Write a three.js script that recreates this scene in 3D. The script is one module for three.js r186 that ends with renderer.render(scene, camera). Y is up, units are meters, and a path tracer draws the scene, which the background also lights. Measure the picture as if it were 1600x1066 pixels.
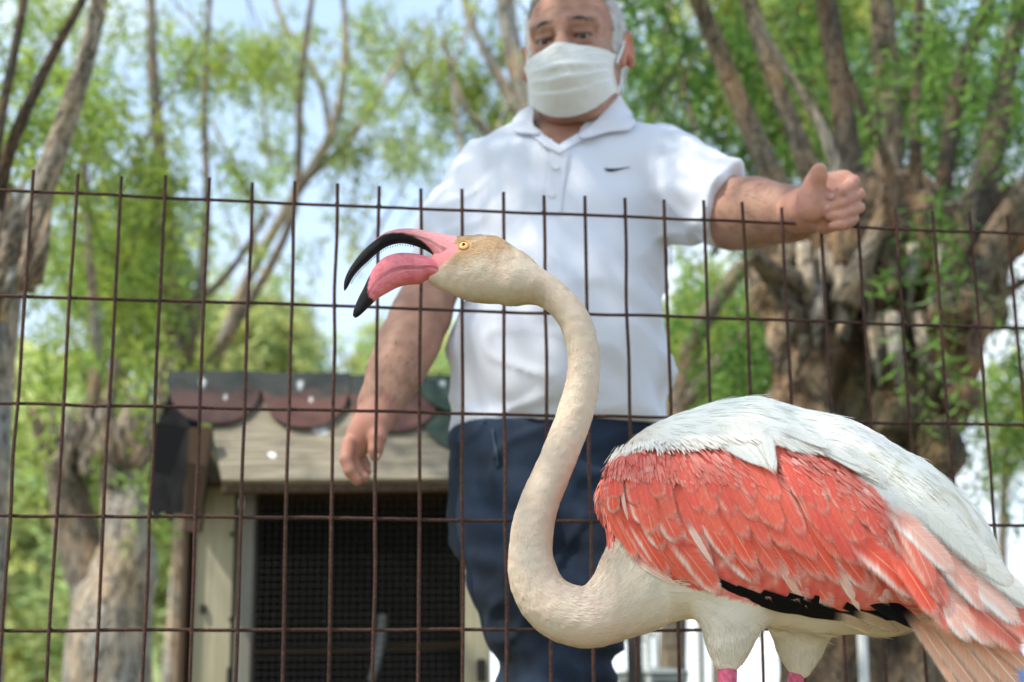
import * as THREE from 'three';
import { mergeGeometries } from 'three/addons/utils/BufferGeometryUtils.js';
import { RoundedBoxGeometry } from 'three/addons/geometries/RoundedBoxGeometry.js';
import { createNoise3D } from 'simplex-noise';

// ---------------------------------------------------------------- camera, sky, sun, exposure
const V3 = (x, y, z) => new THREE.Vector3(x, y, z);
const rngOf = (a) => () => { a |= 0; a = (a + 0x6d2b79f5) | 0; let t = Math.imul(a ^ (a >>> 15), 1 | a); t = (t + Math.imul(t ^ (t >>> 7), 61 | t)) ^ t; return ((t ^ (t >>> 14)) >>> 0) / 4294967296; };
const N3 = createNoise3D(rngOf(7)), N3b = createNoise3D(rngOf(91));
const clamp = THREE.MathUtils.clamp, lerp = THREE.MathUtils.lerp, smooth = (x, a, b) => { const t = clamp((x - a) / (b - a), 0, 1); return t * t * (3 - 2 * t); };
const fbm = (x, y, z, o = 4) => { let s = 0, a = 0.5; for (let i = 0; i < o; i++) { s += a * N3(x, y, z); x *= 2.03; y *= 2.03; z *= 2.03; a *= 0.5; } return s; };

const FOCAL = 2400, HEIGHT = 0.5, PITCH = 0.2304, EXPOSURE = 1.15;
const scene = new THREE.Scene();
const camera = new THREE.PerspectiveCamera(2 * Math.atan(533 / FOCAL) * 180 / Math.PI, 1600 / 1066, 0.05, 900);
camera.filmGauge = 23.5;
camera.position.set(0, HEIGHT, 0);
camera.rotation.set(PITCH, 0, -0.008, 'YXZ');
camera.focus = 1.67;
camera.userData.fStop = 3.1;
camera.updateMatrixWorld(true);

const SUN = V3(-0.5, 0.86, 0.30).normalize();
{
  const W = 1024, H = 512, data = new Float32Array(W * H * 4);
  for (let r = 0; r < H; r++) {
    const up = ((r + 0.5) / H - 0.5) * Math.PI, y = Math.sin(up), e = Math.max(0, y);
    for (let c = 0; c < W; c++) {
      const a = ((c + 0.5) / W - 0.5) * 2 * Math.PI, x = Math.cos(a) * Math.cos(up), z = Math.sin(a) * Math.cos(up);
      const k = 1 / (e + 0.22), cl = fbm(x * k * 0.9 + 3.1, z * k * 0.9, 0.4, 5);
      const cloud = smooth(cl, -0.12, 0.32) * 0.62, haze = Math.exp(-e * 5.2);
      const near = Math.max(0, x * SUN.x + y * SUN.y + z * SUN.z), glow = 0.35 * Math.pow(near, 6);
      const blue = [0.45, 0.69, 1.06], white = [1.2, 1.22, 1.22], hz = [1.55, 1.66, 1.72];
      for (let q = 0; q < 3; q++) {
        let v = lerp(blue[q], white[q], cloud);
        v = lerp(v, hz[q], haze) + glow;
        if (y < 0) v = lerp(v, [0.3, 0.32, 0.25][q], smooth(-y, 0.0, 0.06));
        data[(r * W + c) * 4 + q] = v;
      }
      data[(r * W + c) * 4 + 3] = 1;
    }
  }
  const sky = new THREE.DataTexture(data, W, H, THREE.RGBAFormat, THREE.FloatType);
  sky.mapping = THREE.EquirectangularReflectionMapping; sky.magFilter = THREE.LinearFilter; sky.minFilter = THREE.LinearFilter; sky.needsUpdate = true;
  scene.background = sky; scene.environment = sky;
}
const sun = new THREE.DirectionalLight(new THREE.Color(1, 0.94, 0.84), 4.6);
sun.name = 'sun'; sun.position.copy(SUN).multiplyScalar(40); sun.castShadow = true;
Object.assign(sun.shadow.camera, { left: -12, right: 12, top: 12, bottom: -12, near: 1, far: 90 }); sun.shadow.mapSize.set(4096, 4096);
scene.add(sun, sun.target);

const renderer = new THREE.WebGLRenderer({ antialias: true });
renderer.toneMapping = THREE.LinearToneMapping; renderer.toneMappingExposure = EXPOSURE;
renderer.shadowMap.enabled = true;

// ---------------------------------------------------------------- helpers
const used = new Map();
function numbered(name) { const n = used.get(name) ?? 0; used.set(name, n + 1); return n ? name + '_' + String(n).padStart(3, '0') : name; }
function tag(o, label, category, group, kind) { if (label) o.userData.label = label; if (category) o.userData.category = category; if (group) o.userData.group = group; if (kind) o.userData.kind = kind; return o; }
function shade(m) { m.castShadow = m.receiveShadow = true; return m; }
function thing(name, label, category, pos = V3(0, 0, 0), group) { const g = new THREE.Group(); g.name = numbered(name); g.position.copy(pos); scene.add(g); return tag(g, label, category, group); }
function part(name, geo, mat, parent) {      // geometry given in world space; stored relative to its parent
  const m = shade(new THREE.Mesh(geo, mat)); m.name = name; parent.add(m);
  parent.updateWorldMatrix(true, false); geo.applyMatrix4(parent.matrixWorld.clone().invert()); return m;
}
// point on the sight line of photograph pixel (px, py) where it meets the upright plane z
const eye = camera.position.clone(), rot = camera.quaternion.clone();
function ray(px, py) { return V3((px - 800) / FOCAL, (533 - py) / FOCAL, -1).applyQuaternion(rot).normalize(); }
function atZ(px, py, z) { const d = ray(px, py); return d.multiplyScalar(z / d.z).add(eye); }
const rgb = (r, g, b) => { const c = new THREE.Color().setRGB(r / 255, g / 255, b / 255, THREE.SRGBColorSpace); return [c.r, c.g, c.b]; };
const mix3 = (a, b, t) => [lerp(a[0], b[0], t), lerp(a[1], b[1], t), lerp(a[2], b[2], t)];
const mul3 = (a, s) => [a[0] * s, a[1] * s, a[2] * s];
function std(o) { const { color, ...r } = o; const m = new THREE.MeshPhysicalMaterial({ roughness: 0.85, side: THREE.DoubleSide, ...r }); if (color) m.color.setRGB(...color); return m; }
function tex(w, h, fn, srgb = true, wrap = THREE.RepeatWrapping) {
  const d = new Uint8Array(w * h * 4);
  for (let y = 0; y < h; y++) for (let x = 0; x < w; x++) { const c = fn((x + 0.5) / w, (y + 0.5) / h, x, y), i = (y * w + x) * 4; for (let q = 0; q < 3; q++) d[i + q] = clamp(c[q] ?? c, 0, 255); d[i + 3] = 255; }
  const t = new THREE.DataTexture(d, w, h); t.magFilter = t.minFilter = THREE.LinearFilter; t.wrapS = t.wrapT = wrap; if (srgb) t.colorSpace = THREE.SRGBColorSpace; t.needsUpdate = true; return t;
}
// noise that repeats over a w x h texture
const tile = (u, v, fu, fv, s = 0, o = 3) => { let r = 0, a = 0.55; for (let i = 0; i < o; i++) { const A = u * 2 * Math.PI, B = v * 2 * Math.PI, ru = fu / 6.283, rv = fv / 6.283; r += a * N3b(Math.cos(A) * ru + s + 3.7 * i, Math.sin(A) * ru + Math.cos(B) * rv, Math.sin(B) * rv + 1.3 * s); fu *= 2.1; fv *= 2.1; a *= 0.5; } return r; };

// ---- implicit surfaces on a grid
class Field {
  constructor(lo, hi, h) { this.lo = lo; this.h = h; this.n = [0, 1, 2].map((c) => Math.ceil((hi.getComponent(c) - lo.getComponent(c)) / h) + 1); this.d = new Float32Array(this.n[0] * this.n[1] * this.n[2]).fill(9); }
  each(lo, hi, fn) {
    const { n, h, d } = this, a = [0, 1, 2].map((c) => Math.max(0, Math.floor((lo.getComponent(c) - this.lo.getComponent(c)) / h))), b = [0, 1, 2].map((c) => Math.min(n[c] - 1, Math.ceil((hi.getComponent(c) - this.lo.getComponent(c)) / h)));
    for (let k = a[2]; k <= b[2]; k++) for (let j = a[1]; j <= b[1]; j++) { let i = (k * n[1] + j) * n[0] + a[0]; for (let q = a[0]; q <= b[0]; q++, i++) d[i] = fn(this.lo.x + q * h, this.lo.y + j * h, this.lo.z + k * h, d[i]); }
  }
  all(fn) { this.each(this.lo, V3(1e3, 1e3, 1e3), fn); }
  add(fn, lo, hi, k = 0) { const m = k + 4 * this.h; this.each(lo.clone().subScalar(m), hi.clone().addScalar(m), (x, y, z, v) => { const e = fn(x, y, z); if (k <= 0) return Math.min(v, e); const t = Math.max(k - Math.abs(v - e), 0) / k; return Math.min(v, e) - t * t * k * 0.25; }); return this; }
  cone(a, b, ra, rb, k = 0, zs = 1) {     // tapered capsule, its section squashed along z by zs
    const dx = b.x - a.x, dy = b.y - a.y, dz = (b.z - a.z) / zs, L = dx * dx + dy * dy + dz * dz || 1e-9, R = Math.max(ra, rb);
    return this.add((x, y, z) => { const px = x - a.x, py = y - a.y, pz = (z - a.z) / zs, t = clamp((px * dx + py * dy + pz * dz) / L, 0, 1), qx = px - dx * t, qy = py - dy * t, qz = pz - dz * t; return (Math.sqrt(qx * qx + qy * qy + qz * qz) - lerp(ra, rb, t)) * (zs < 1 ? lerp(1, zs, Math.min(1, Math.abs(qz) / (Math.sqrt(qx * qx + qy * qy + qz * qz) + 1e-6))) : 1); },
      V3(Math.min(a.x, b.x) - R, Math.min(a.y, b.y) - R, Math.min(a.z, b.z) - R), V3(Math.max(a.x, b.x) + R, Math.max(a.y, b.y) + R, Math.max(a.z, b.z) + R), k);
  }
  chain(pts, k, zs = 1) { for (let i = 0; i + 1 < pts.length; i++) this.cone(pts[i][0], pts[i + 1][0], pts[i][1], pts[i + 1][1], k, zs); return this; }
  ell(c, r, k = 0, q = null, sign = 1) {
    const R = Math.max(r.x, r.y, r.z), p = V3(), iq = q ? q.clone().invert() : null;
    const f = (x, y, z) => { p.set(x - c.x, y - c.y, z - c.z); if (iq) p.applyQuaternion(iq); const a = Math.hypot(p.x / r.x, p.y / r.y, p.z / r.z), b = Math.hypot(p.x / r.x ** 2, p.y / r.y ** 2, p.z / r.z ** 2) || 1e-9; return a * (a - 1) / b; };
    if (sign > 0) return this.add(f, c.clone().subScalar(R), c.clone().addScalar(R), k);
    this.each(c.clone().subScalar(R + k), c.clone().addScalar(R + k), (x, y, z, v) => { const e = -f(x, y, z); const t = Math.max(k - Math.abs(v - e), 0) / (k || 1); return Math.max(v, e) + t * t * k * 0.25; }); return this;
  }
  at(p) {
    const { n, h, d } = this, x = (p.x - this.lo.x) / h, y = (p.y - this.lo.y) / h, z = (p.z - this.lo.z) / h, i = Math.floor(x), j = Math.floor(y), k = Math.floor(z);
    if (i < 0 || j < 0 || k < 0 || i >= n[0] - 1 || j >= n[1] - 1 || k >= n[2] - 1) return 9;
    const u = x - i, v = y - j, w = z - k, o = (k * n[1] + j) * n[0] + i, sy = n[0], sz = n[0] * n[1];
    return lerp(lerp(lerp(d[o], d[o + 1], u), lerp(d[o + sy], d[o + sy + 1], u), v), lerp(lerp(d[o + sz], d[o + sz + 1], u), lerp(d[o + sz + sy], d[o + sz + sy + 1], u), v), w);
  }
  grad(p, e = this.h) { const q = p.clone(), g = V3(); for (let c = 0; c < 3; c++) { q.setComponent(c, p.getComponent(c) + e); const a = this.at(q); q.setComponent(c, p.getComponent(c) - e); g.setComponent(c, a - this.at(q)); q.setComponent(c, p.getComponent(c)); } return g.lengthSq() > 1e-12 ? g.normalize() : V3(0, 0, 1); }
  hit(o, dir, t0, t1, step = this.h * 0.8) { const p = V3(); let last = t0; for (let t = t0; t < t1; t += step) { p.copy(dir).multiplyScalar(t).add(o); if (this.at(p) < 0) { let a = last, b = t; for (let i = 0; i < 14; i++) { const m = (a + b) / 2; p.copy(dir).multiplyScalar(m).add(o); this.at(p) < 0 ? (b = m) : (a = m); } return p.clone(); } last = t; } return null; }
  mesh(color, uvScale = 1) {
    const { n, h, d } = this, [nx, ny, nz] = n, id = new Int32Array(d.length).fill(-1), P = [], I = [], st = [1, nx, nx * ny];
    const E = [[0, 1], [0, 2], [0, 4], [1, 3], [1, 5], [2, 3], [2, 6], [3, 7], [4, 5], [4, 6], [5, 7], [6, 7]], off = [0, 1, nx, nx + 1, nx * ny, nx * ny + 1, nx * ny + nx, nx * ny + nx + 1], v = new Float32Array(8);
    for (let k = 0; k < nz - 1; k++) for (let j = 0; j < ny - 1; j++) for (let i = 0; i < nx - 1; i++) {
      const o = (k * ny + j) * nx + i; let m = 0;
      for (let c = 0; c < 8; c++) { v[c] = d[o + off[c]]; if (v[c] < 0) m |= 1 << c; }
      if (m === 0 || m === 255) continue;
      let x = 0, y = 0, z = 0, s = 0;
      for (const [a, b] of E) if ((v[a] < 0) !== (v[b] < 0)) { const t = v[a] / (v[a] - v[b]); x += (a & 1) + t * ((b & 1) - (a & 1)); y += ((a >> 1) & 1) + t * (((b >> 1) & 1) - ((a >> 1) & 1)); z += (a >> 2) + t * ((b >> 2) - (a >> 2)); s++; }
      id[o] = P.length / 3; P.push(this.lo.x + (i + x / s) * h, this.lo.y + (j + y / s) * h, this.lo.z + (k + z / s) * h);
    }
    for (let k = 1; k < nz - 1; k++) for (let j = 1; j < ny - 1; j++) for (let i = 1; i < nx - 1; i++) {
      const o = (k * ny + j) * nx + i, in0 = d[o] < 0;
      for (let a = 0; a < 3; a++) {
        if (in0 === d[o + st[a]] < 0) continue;
        const u = st[(a + 1) % 3], w = st[(a + 2) % 3], q = [id[o], id[o - u], id[o - u - w], id[o - w]];
        if (q.some((e) => e < 0)) continue;
        in0 ? I.push(q[0], q[1], q[2], q[0], q[2], q[3]) : I.push(q[0], q[2], q[1], q[0], q[3], q[2]);
      }
    }
    const g = new THREE.BufferGeometry(), N = new Float32Array(P.length), C = new Float32Array(P.length), U = new Float32Array(P.length / 3 * 2), p = V3();
    for (let i = 0; i < P.length / 3; i++) { p.fromArray(P, i * 3); const nn = this.grad(p); nn.toArray(N, i * 3); const c = color ? color(p, nn) : [1, 1, 1]; C.set(c, i * 3); U[i * 2] = p.x * uvScale; U[i * 2 + 1] = p.y * uvScale; }
    g.setAttribute('position', new THREE.BufferAttribute(new Float32Array(P), 3)); g.setAttribute('normal', new THREE.BufferAttribute(N, 3)); g.setAttribute('color', new THREE.BufferAttribute(C, 3)); g.setAttribute('uv', new THREE.BufferAttribute(U, 2)); g.setIndex(I);
    return g;
  }
}
// a tube along points with radii, uv in metres, optional radial wobble and vertex colours
function tube(pts, radii, seg, around, { wob = null, color = null, cap = true } = {}) {
  const curve = new THREE.CatmullRomCurve3(pts, false, 'centripetal'), P = [], N = [], U = [], C = [], I = [], fr = curve.computeFrenetFrames(seg, false), L = curve.getLength();
  const radius = (t) => { const f = t * (radii.length - 1), i = Math.min(radii.length - 2, Math.floor(f)); return lerp(radii[i], radii[i + 1], f - i); };
  for (let s = 0; s <= seg; s++) {
    const t = s / seg, c = curve.getPointAt(t), tt = curve.getUtoTmapping ? curve.getUtoTmapping(t) : t, r0 = radius(tt);
    for (let a = 0; a <= around; a++) {
      const A = (a % around) / around * 2 * Math.PI, n = fr.normals[s].clone().multiplyScalar(Math.cos(A)).addScaledVector(fr.binormals[s], Math.sin(A)), r = r0 * (wob ? 1 + wob(t * L, A, r0) : 1), p = c.clone().addScaledVector(n, r);
      P.push(p.x, p.y, p.z); N.push(n.x, n.y, n.z); U.push(a / around * 2 * Math.PI * r0, t * L); if (color) C.push(...color(p, t, A)); 
    }
  }
  for (let s = 0; s < seg; s++) for (let a = 0; a < around; a++) { const o = s * (around + 1) + a; I.push(o, o + 1, o + around + 1, o + 1, o + around + 2, o + around + 1); }
  if (cap) for (const [s, flip] of [[0, 1], [seg, 0]]) { const c = curve.getPointAt(s / seg), o = P.length / 3, n = curve.getTangentAt(s / seg).multiplyScalar(flip ? -1 : 1); P.push(c.x, c.y, c.z); N.push(n.x, n.y, n.z); U.push(0, 0); if (color) C.push(...color(c, s / seg, 0)); for (let a = 0; a < around; a++) { const q = s * (around + 1) + a; flip ? I.push(o, q + 1, q) : I.push(o, q, q + 1); } }
  const g = new THREE.BufferGeometry(); g.setAttribute('position', new THREE.Float32BufferAttribute(P, 3)); g.setAttribute('normal', new THREE.Float32BufferAttribute(N, 3)); g.setAttribute('uv', new THREE.Float32BufferAttribute(U, 2)); if (color) g.setAttribute('color', new THREE.Float32BufferAttribute(C, 3)); g.setIndex(I);
  if (wob) g.computeVertexNormals();
  return g;
}
function box(w, h, d, c, bevel = 0.004, q = null) { const g = new RoundedBoxGeometry(w, h, d, 2, Math.min(bevel, w / 2.1, h / 2.1, d / 2.1)); if (q) g.applyQuaternion(q); g.translate(c.x, c.y, c.z); return g; }
// ---------------------------------------------------------------- ground
const rg = rngOf(11);
{
  const map = tex(512, 512, (u, v) => { const a = tile(u, v, 5, 5, 1, 5), b = tile(u, v, 40, 40, 9, 3), g = smooth(a, -0.15, 0.25); const c = mix3([128, 112, 88], [92, 104, 52], g); return mul3(c, 1 + 0.35 * b); });
  const N = 90, g = new THREE.PlaneGeometry(1, 1, N, N); g.rotateX(-Math.PI / 2);
  const p = g.attributes.position, uv = g.attributes.uv;
  for (let i = 0; i < p.count; i++) { const a = p.getX(i) * 2, b = p.getZ(i) * 2, x = Math.sign(a) * (Math.abs(a) * 6 + Math.abs(a) ** 5 * 390), z = Math.sign(b) * (Math.abs(b) * 6 + Math.abs(b) ** 5 * 390), r = Math.hypot(x, z); p.setXYZ(i, x, 0.05 * N3(x * 0.35, z * 0.35, 0) * smooth(r, 3, 8) - 0.02, z); uv.setXY(i, x / 2.6, z / 2.6); }
  g.computeVertexNormals();
  const m = shade(new THREE.Mesh(g, std({ map, bumpMap: map, bumpScale: 0.02, roughness: 0.95 }))); m.name = 'ground'; scene.add(tag(m, 'trodden sandy ground with patchy grass under the willows', 'ground', null, 'structure'));
}

{ // sunlit grassy bank rising behind the trees on the left
  const g = new THREE.PlaneGeometry(1, 1, 70, 50); g.rotateX(-Math.PI / 2); const p = g.attributes.position, uv = g.attributes.uv;
  for (let i = 0; i < p.count; i++) { const u = p.getX(i) + 0.5, v = p.getZ(i) + 0.5, x = lerp(-34, -2.2, u), z = lerp(-44, -13, v), rise = smooth(v, 1, 0.15) * (1 - smooth(x - 0.16 * (z + 22), -8.5, -3.4)); p.setXYZ(i, x, 9 * rise * (1 + 0.12 * N3(x * 0.3, z * 0.3, 2)) + 0.12 * N3(x * 0.9, z * 0.9, 5) * rise - 0.06, z); uv.setXY(i, x / 3, z / 3); }
  g.computeVertexNormals(); const map = tex(256, 256, (u, v) => mix3([132, 150, 74], [196, 200, 126], clamp(0.5 + 1.1 * tile(u, v, 6, 6, 21, 5), 0, 1)));
  const m = shade(new THREE.Mesh(g, std({ map, bumpMap: map, bumpScale: 0.06, roughness: 1 }))); m.name = 'grassy_bank'; scene.add(tag(m, 'sunlit grassy bank rising behind the trees on the left', 'bank', null, 'structure'));
}
// ---------------------------------------------------------------- bark and leaves
const barkMap = tex(512, 512, (u, v) => { const w = 0.06 * tile(u, v, 4, 6, 12, 3), U = u + w, r = 1 - Math.abs(tile(U, v + w, 12, 5, 2, 4)) * 2.6, r2 = 1 - Math.abs(tile(U, v, 30, 14, 22, 3)) * 3, f = tile(u, v, 60, 44, 5, 3), b = clamp(0.72 - 0.5 * smooth(r, 0.6, 1) - 0.16 * smooth(r2, 0.6, 1) + 0.3 * f, 0.14, 1), h = tile(u, v, 3, 3, 8, 3); return mix3([196, 178, 154], [178, 174, 166], clamp(0.5 + 1.4 * h, 0, 1)).map((c) => c * (0.3 + 0.75 * b)); });
const barkBump = tex(512, 512, (u, v) => { const w = 0.06 * tile(u, v, 4, 6, 12, 3), U = u + w, r = 1 - Math.abs(tile(U, v + w, 12, 5, 2, 4)) * 2.6, r2 = 1 - Math.abs(tile(U, v, 30, 14, 22, 3)) * 3, f = tile(u, v, 60, 44, 5, 3); return 255 * clamp(0.8 - 0.5 * smooth(r, 0.5, 1) - 0.15 * smooth(r2, 0.5, 1) + 0.2 * f, 0, 1); }, false);
const barkTone = (c, rep = 2.2) => { const a = barkMap.clone(), b = barkBump.clone(); for (const t of [a, b]) { t.repeat.set(rep, rep * 0.55); t.needsUpdate = true; } return std({ map: a, bumpMap: b, bumpScale: 0.012, vertexColors: true, roughness: 0.95, color: c }); };
const bark = barkTone([0.84, 0.76, 0.67]), barkOld = barkTone([0.68, 0.61, 0.52]), barkPale = barkTone([1, 0.97, 0.93], 1.6), barkDark = barkTone([0.4, 0.34, 0.28], 3);

function sprig(n, len, leafL, leafW, seed, droop = 0.25) {
  const r = rngOf(seed), P = [], N = [], C = [], I = [];
  const leaf = (o, dir, side, L, W, tone) => {
    const nrm = dir.clone().cross(side).normalize(), q = P.length / 3, fold = 0.25 * W, pts = [o, o.clone().addScaledVector(dir, L * 0.42).addScaledVector(side, W * 0.5).addScaledVector(nrm, fold), o.clone().addScaledVector(dir, L * 0.45), o.clone().addScaledVector(dir, L * 0.42).addScaledVector(side, -W * 0.5).addScaledVector(nrm, fold), o.clone().addScaledVector(dir, L).addScaledVector(nrm, -0.12 * L)];
    for (const p of pts) { P.push(p.x, p.y, p.z); N.push(nrm.x, nrm.y, nrm.z); C.push(tone, tone, tone * 0.9); }
    I.push(q, q + 2, q + 1, q, q + 3, q + 2, q + 1, q + 2, q + 4, q + 2, q + 3, q + 4);
  };
  const at = (t) => V3(0.06 * len * Math.sin(t * 3), -len * t, droop * len * t * t);
  for (let i = 0; i < n; i++) {
    const t = (i + 0.6) / n, o = at(t), a = i * 2.4 + r() * 0.8, out = V3(Math.cos(a), -0.35 - r() * 0.7, Math.sin(a)).normalize(), side = V3(-Math.sin(a), 0.3 * (r() - 0.5), Math.cos(a)).normalize();
    leaf(o, out, side, leafL * (0.7 + 0.5 * r()), leafW * (0.8 + 0.4 * r()), 0.78 + 0.4 * r());
  }
  for (let s = 0; s < 3; s++) { const a = at(s / 3), b = at((s + 1) / 3), q = P.length / 3, w = 0.0016; for (const [p, k] of [[a, -1], [a, 1], [b, 1], [b, -1]]) { P.push(p.x + k * w, p.y, p.z); N.push(0, 0, 1); C.push(0.9, 0.6, 0.7); } I.push(q, q + 1, q + 2, q, q + 2, q + 3); }
  const g = new THREE.BufferGeometry(); g.setAttribute('position', new THREE.Float32BufferAttribute(P, 3)); g.setAttribute('normal', new THREE.Float32BufferAttribute(N, 3)); g.setAttribute('color', new THREE.Float32BufferAttribute(C, 3)); g.setIndex(I); return g;
}
const SPRIG = sprig(14, 0.26, 0.062, 0.014, 3), SPRIG_FAR = sprig(12, 0.34, 0.095, 0.034, 5);
const leafMat = (c, t = 0.42) => std({ color: c, transmission: t, roughness: 1, vertexColors: true, specularIntensity: 0.25, thickness: 0 });
const leafWillow = leafMat([0.33, 0.44, 0.1], 0.58), leafGreen = leafMat([0.165, 0.31, 0.075], 0.54), leafLime = leafMat([0.45, 0.54, 0.17], 0.55), leafPale = leafMat([0.6, 0.68, 0.32], 0.5), leafDeep = leafMat([0.085, 0.19, 0.045]);
// leafy clumps: {c, r, n} ellipsoids, each filled with knots of sprigs
function foliage(parent, name, clumps, geo, mat, seed, { knot = 9, spread = 0.16, size = 1, hue = 0.25 } = {}) {
  const r = rngOf(seed), mats = [], cols = [], q = new THREE.Quaternion(), e = new THREE.Euler(), s = V3(), c = V3(), gauss = () => (r() + r() + r() - 1.5) * 1.15;
  for (const k of clumps) for (let i = 0; i < k.n / knot; i++) {
    let d; do d = V3(r() * 2 - 1, r() * 2 - 1, r() * 2 - 1); while (d.lengthSq() > 1);
    d.multiplyScalar(0.55 + 0.45 * r()); c.set(k.c.x + d.x * k.r.x, k.c.y + d.y * k.r.y, k.c.z + d.z * k.r.z);
    const tone = 0.75 + 0.5 * r(), yel = (r() - 0.5) * hue;
    for (let j = 0; j < knot; j++) {
      const p = c.clone().add(V3(gauss() * spread, gauss() * spread, gauss() * spread)), z = size * (0.7 + 0.6 * r());
      e.set((r() - 0.5) * 1.9, r() * 6.283, (r() - 0.5) * 1.9); q.setFromEuler(e); s.setScalar(z);
      mats.push(new THREE.Matrix4().compose(p, q, s)); const t = tone * (0.85 + 0.3 * r()); cols.push([t * (1 + yel), t, t * (1 - yel * 0.8)]);
    }
  }
  const m = new THREE.InstancedMesh(geo, mat, mats.length), col = new THREE.Color(), inv = parent.matrixWorld.clone().invert();
  mats.forEach((a, i) => { m.setMatrixAt(i, a.premultiply(inv)); m.setColorAt(i, col.setRGB(...cols[i])); });
  m.name = name; shade(m); parent.add(m); tag(m, null, null, null, 'stuff'); return m;
}
const barkWob = (seed, amt = 0.12) => (l, A, r0) => amt * (0.6 * N3(Math.cos(A) * 1.4 + seed, Math.sin(A) * 1.4, l * 1.6) + 0.55 * N3(Math.cos(A) * 4 + seed, Math.sin(A) * 4, l * 2.2));
const barkCol = (seed, k = 0.35, gain = 1) => (p) => { const t = gain + gain * k * fbm(p.x * 2.2 + seed, p.y * 1.4, p.z * 2.2, 4), w = 0.12 * N3(p.x * 5, p.y * 3 + seed, p.z * 5); return [t * (1 + w), t, t * (1 - w)]; };
// limb given by photograph points, each with the depth it stands at and its width there in photograph pixels
function limb(parent, name, pts, mat, seed, { seg = 26, around = 12, wob = 0.12 } = {}) {
  const P = pts.map(([x, y, z]) => atZ(x, y, -z)), R = pts.map(([, , z, w]) => w / 2 * z / FOCAL);
  return part(name, tube(P, R, seg, around, { wob: barkWob(seed, wob), color: barkCol(seed, 0.35, mat === barkPale ? 1.28 : 1) }), mat, parent);
}
const cl = (px, py, z, rx, ry, rz, n) => { const k = z / FOCAL; return { c: atZ(px, py, -z), r: V3(rx * k, ry * k, rz), n: n * (px < 700 ? 0.175 : 0.215) }; };
const cw = (x, y, z, rx, ry, rz, n) => ({ c: V3(x, y, z), r: V3(rx, ry, rz), n: n * 0.05 });
const unseenCover = (...a) => { const c = cw(...a); c.n *= 15; return c; };  // dense leaf clumps out of view overhead, keeping sun off man and bird

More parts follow.
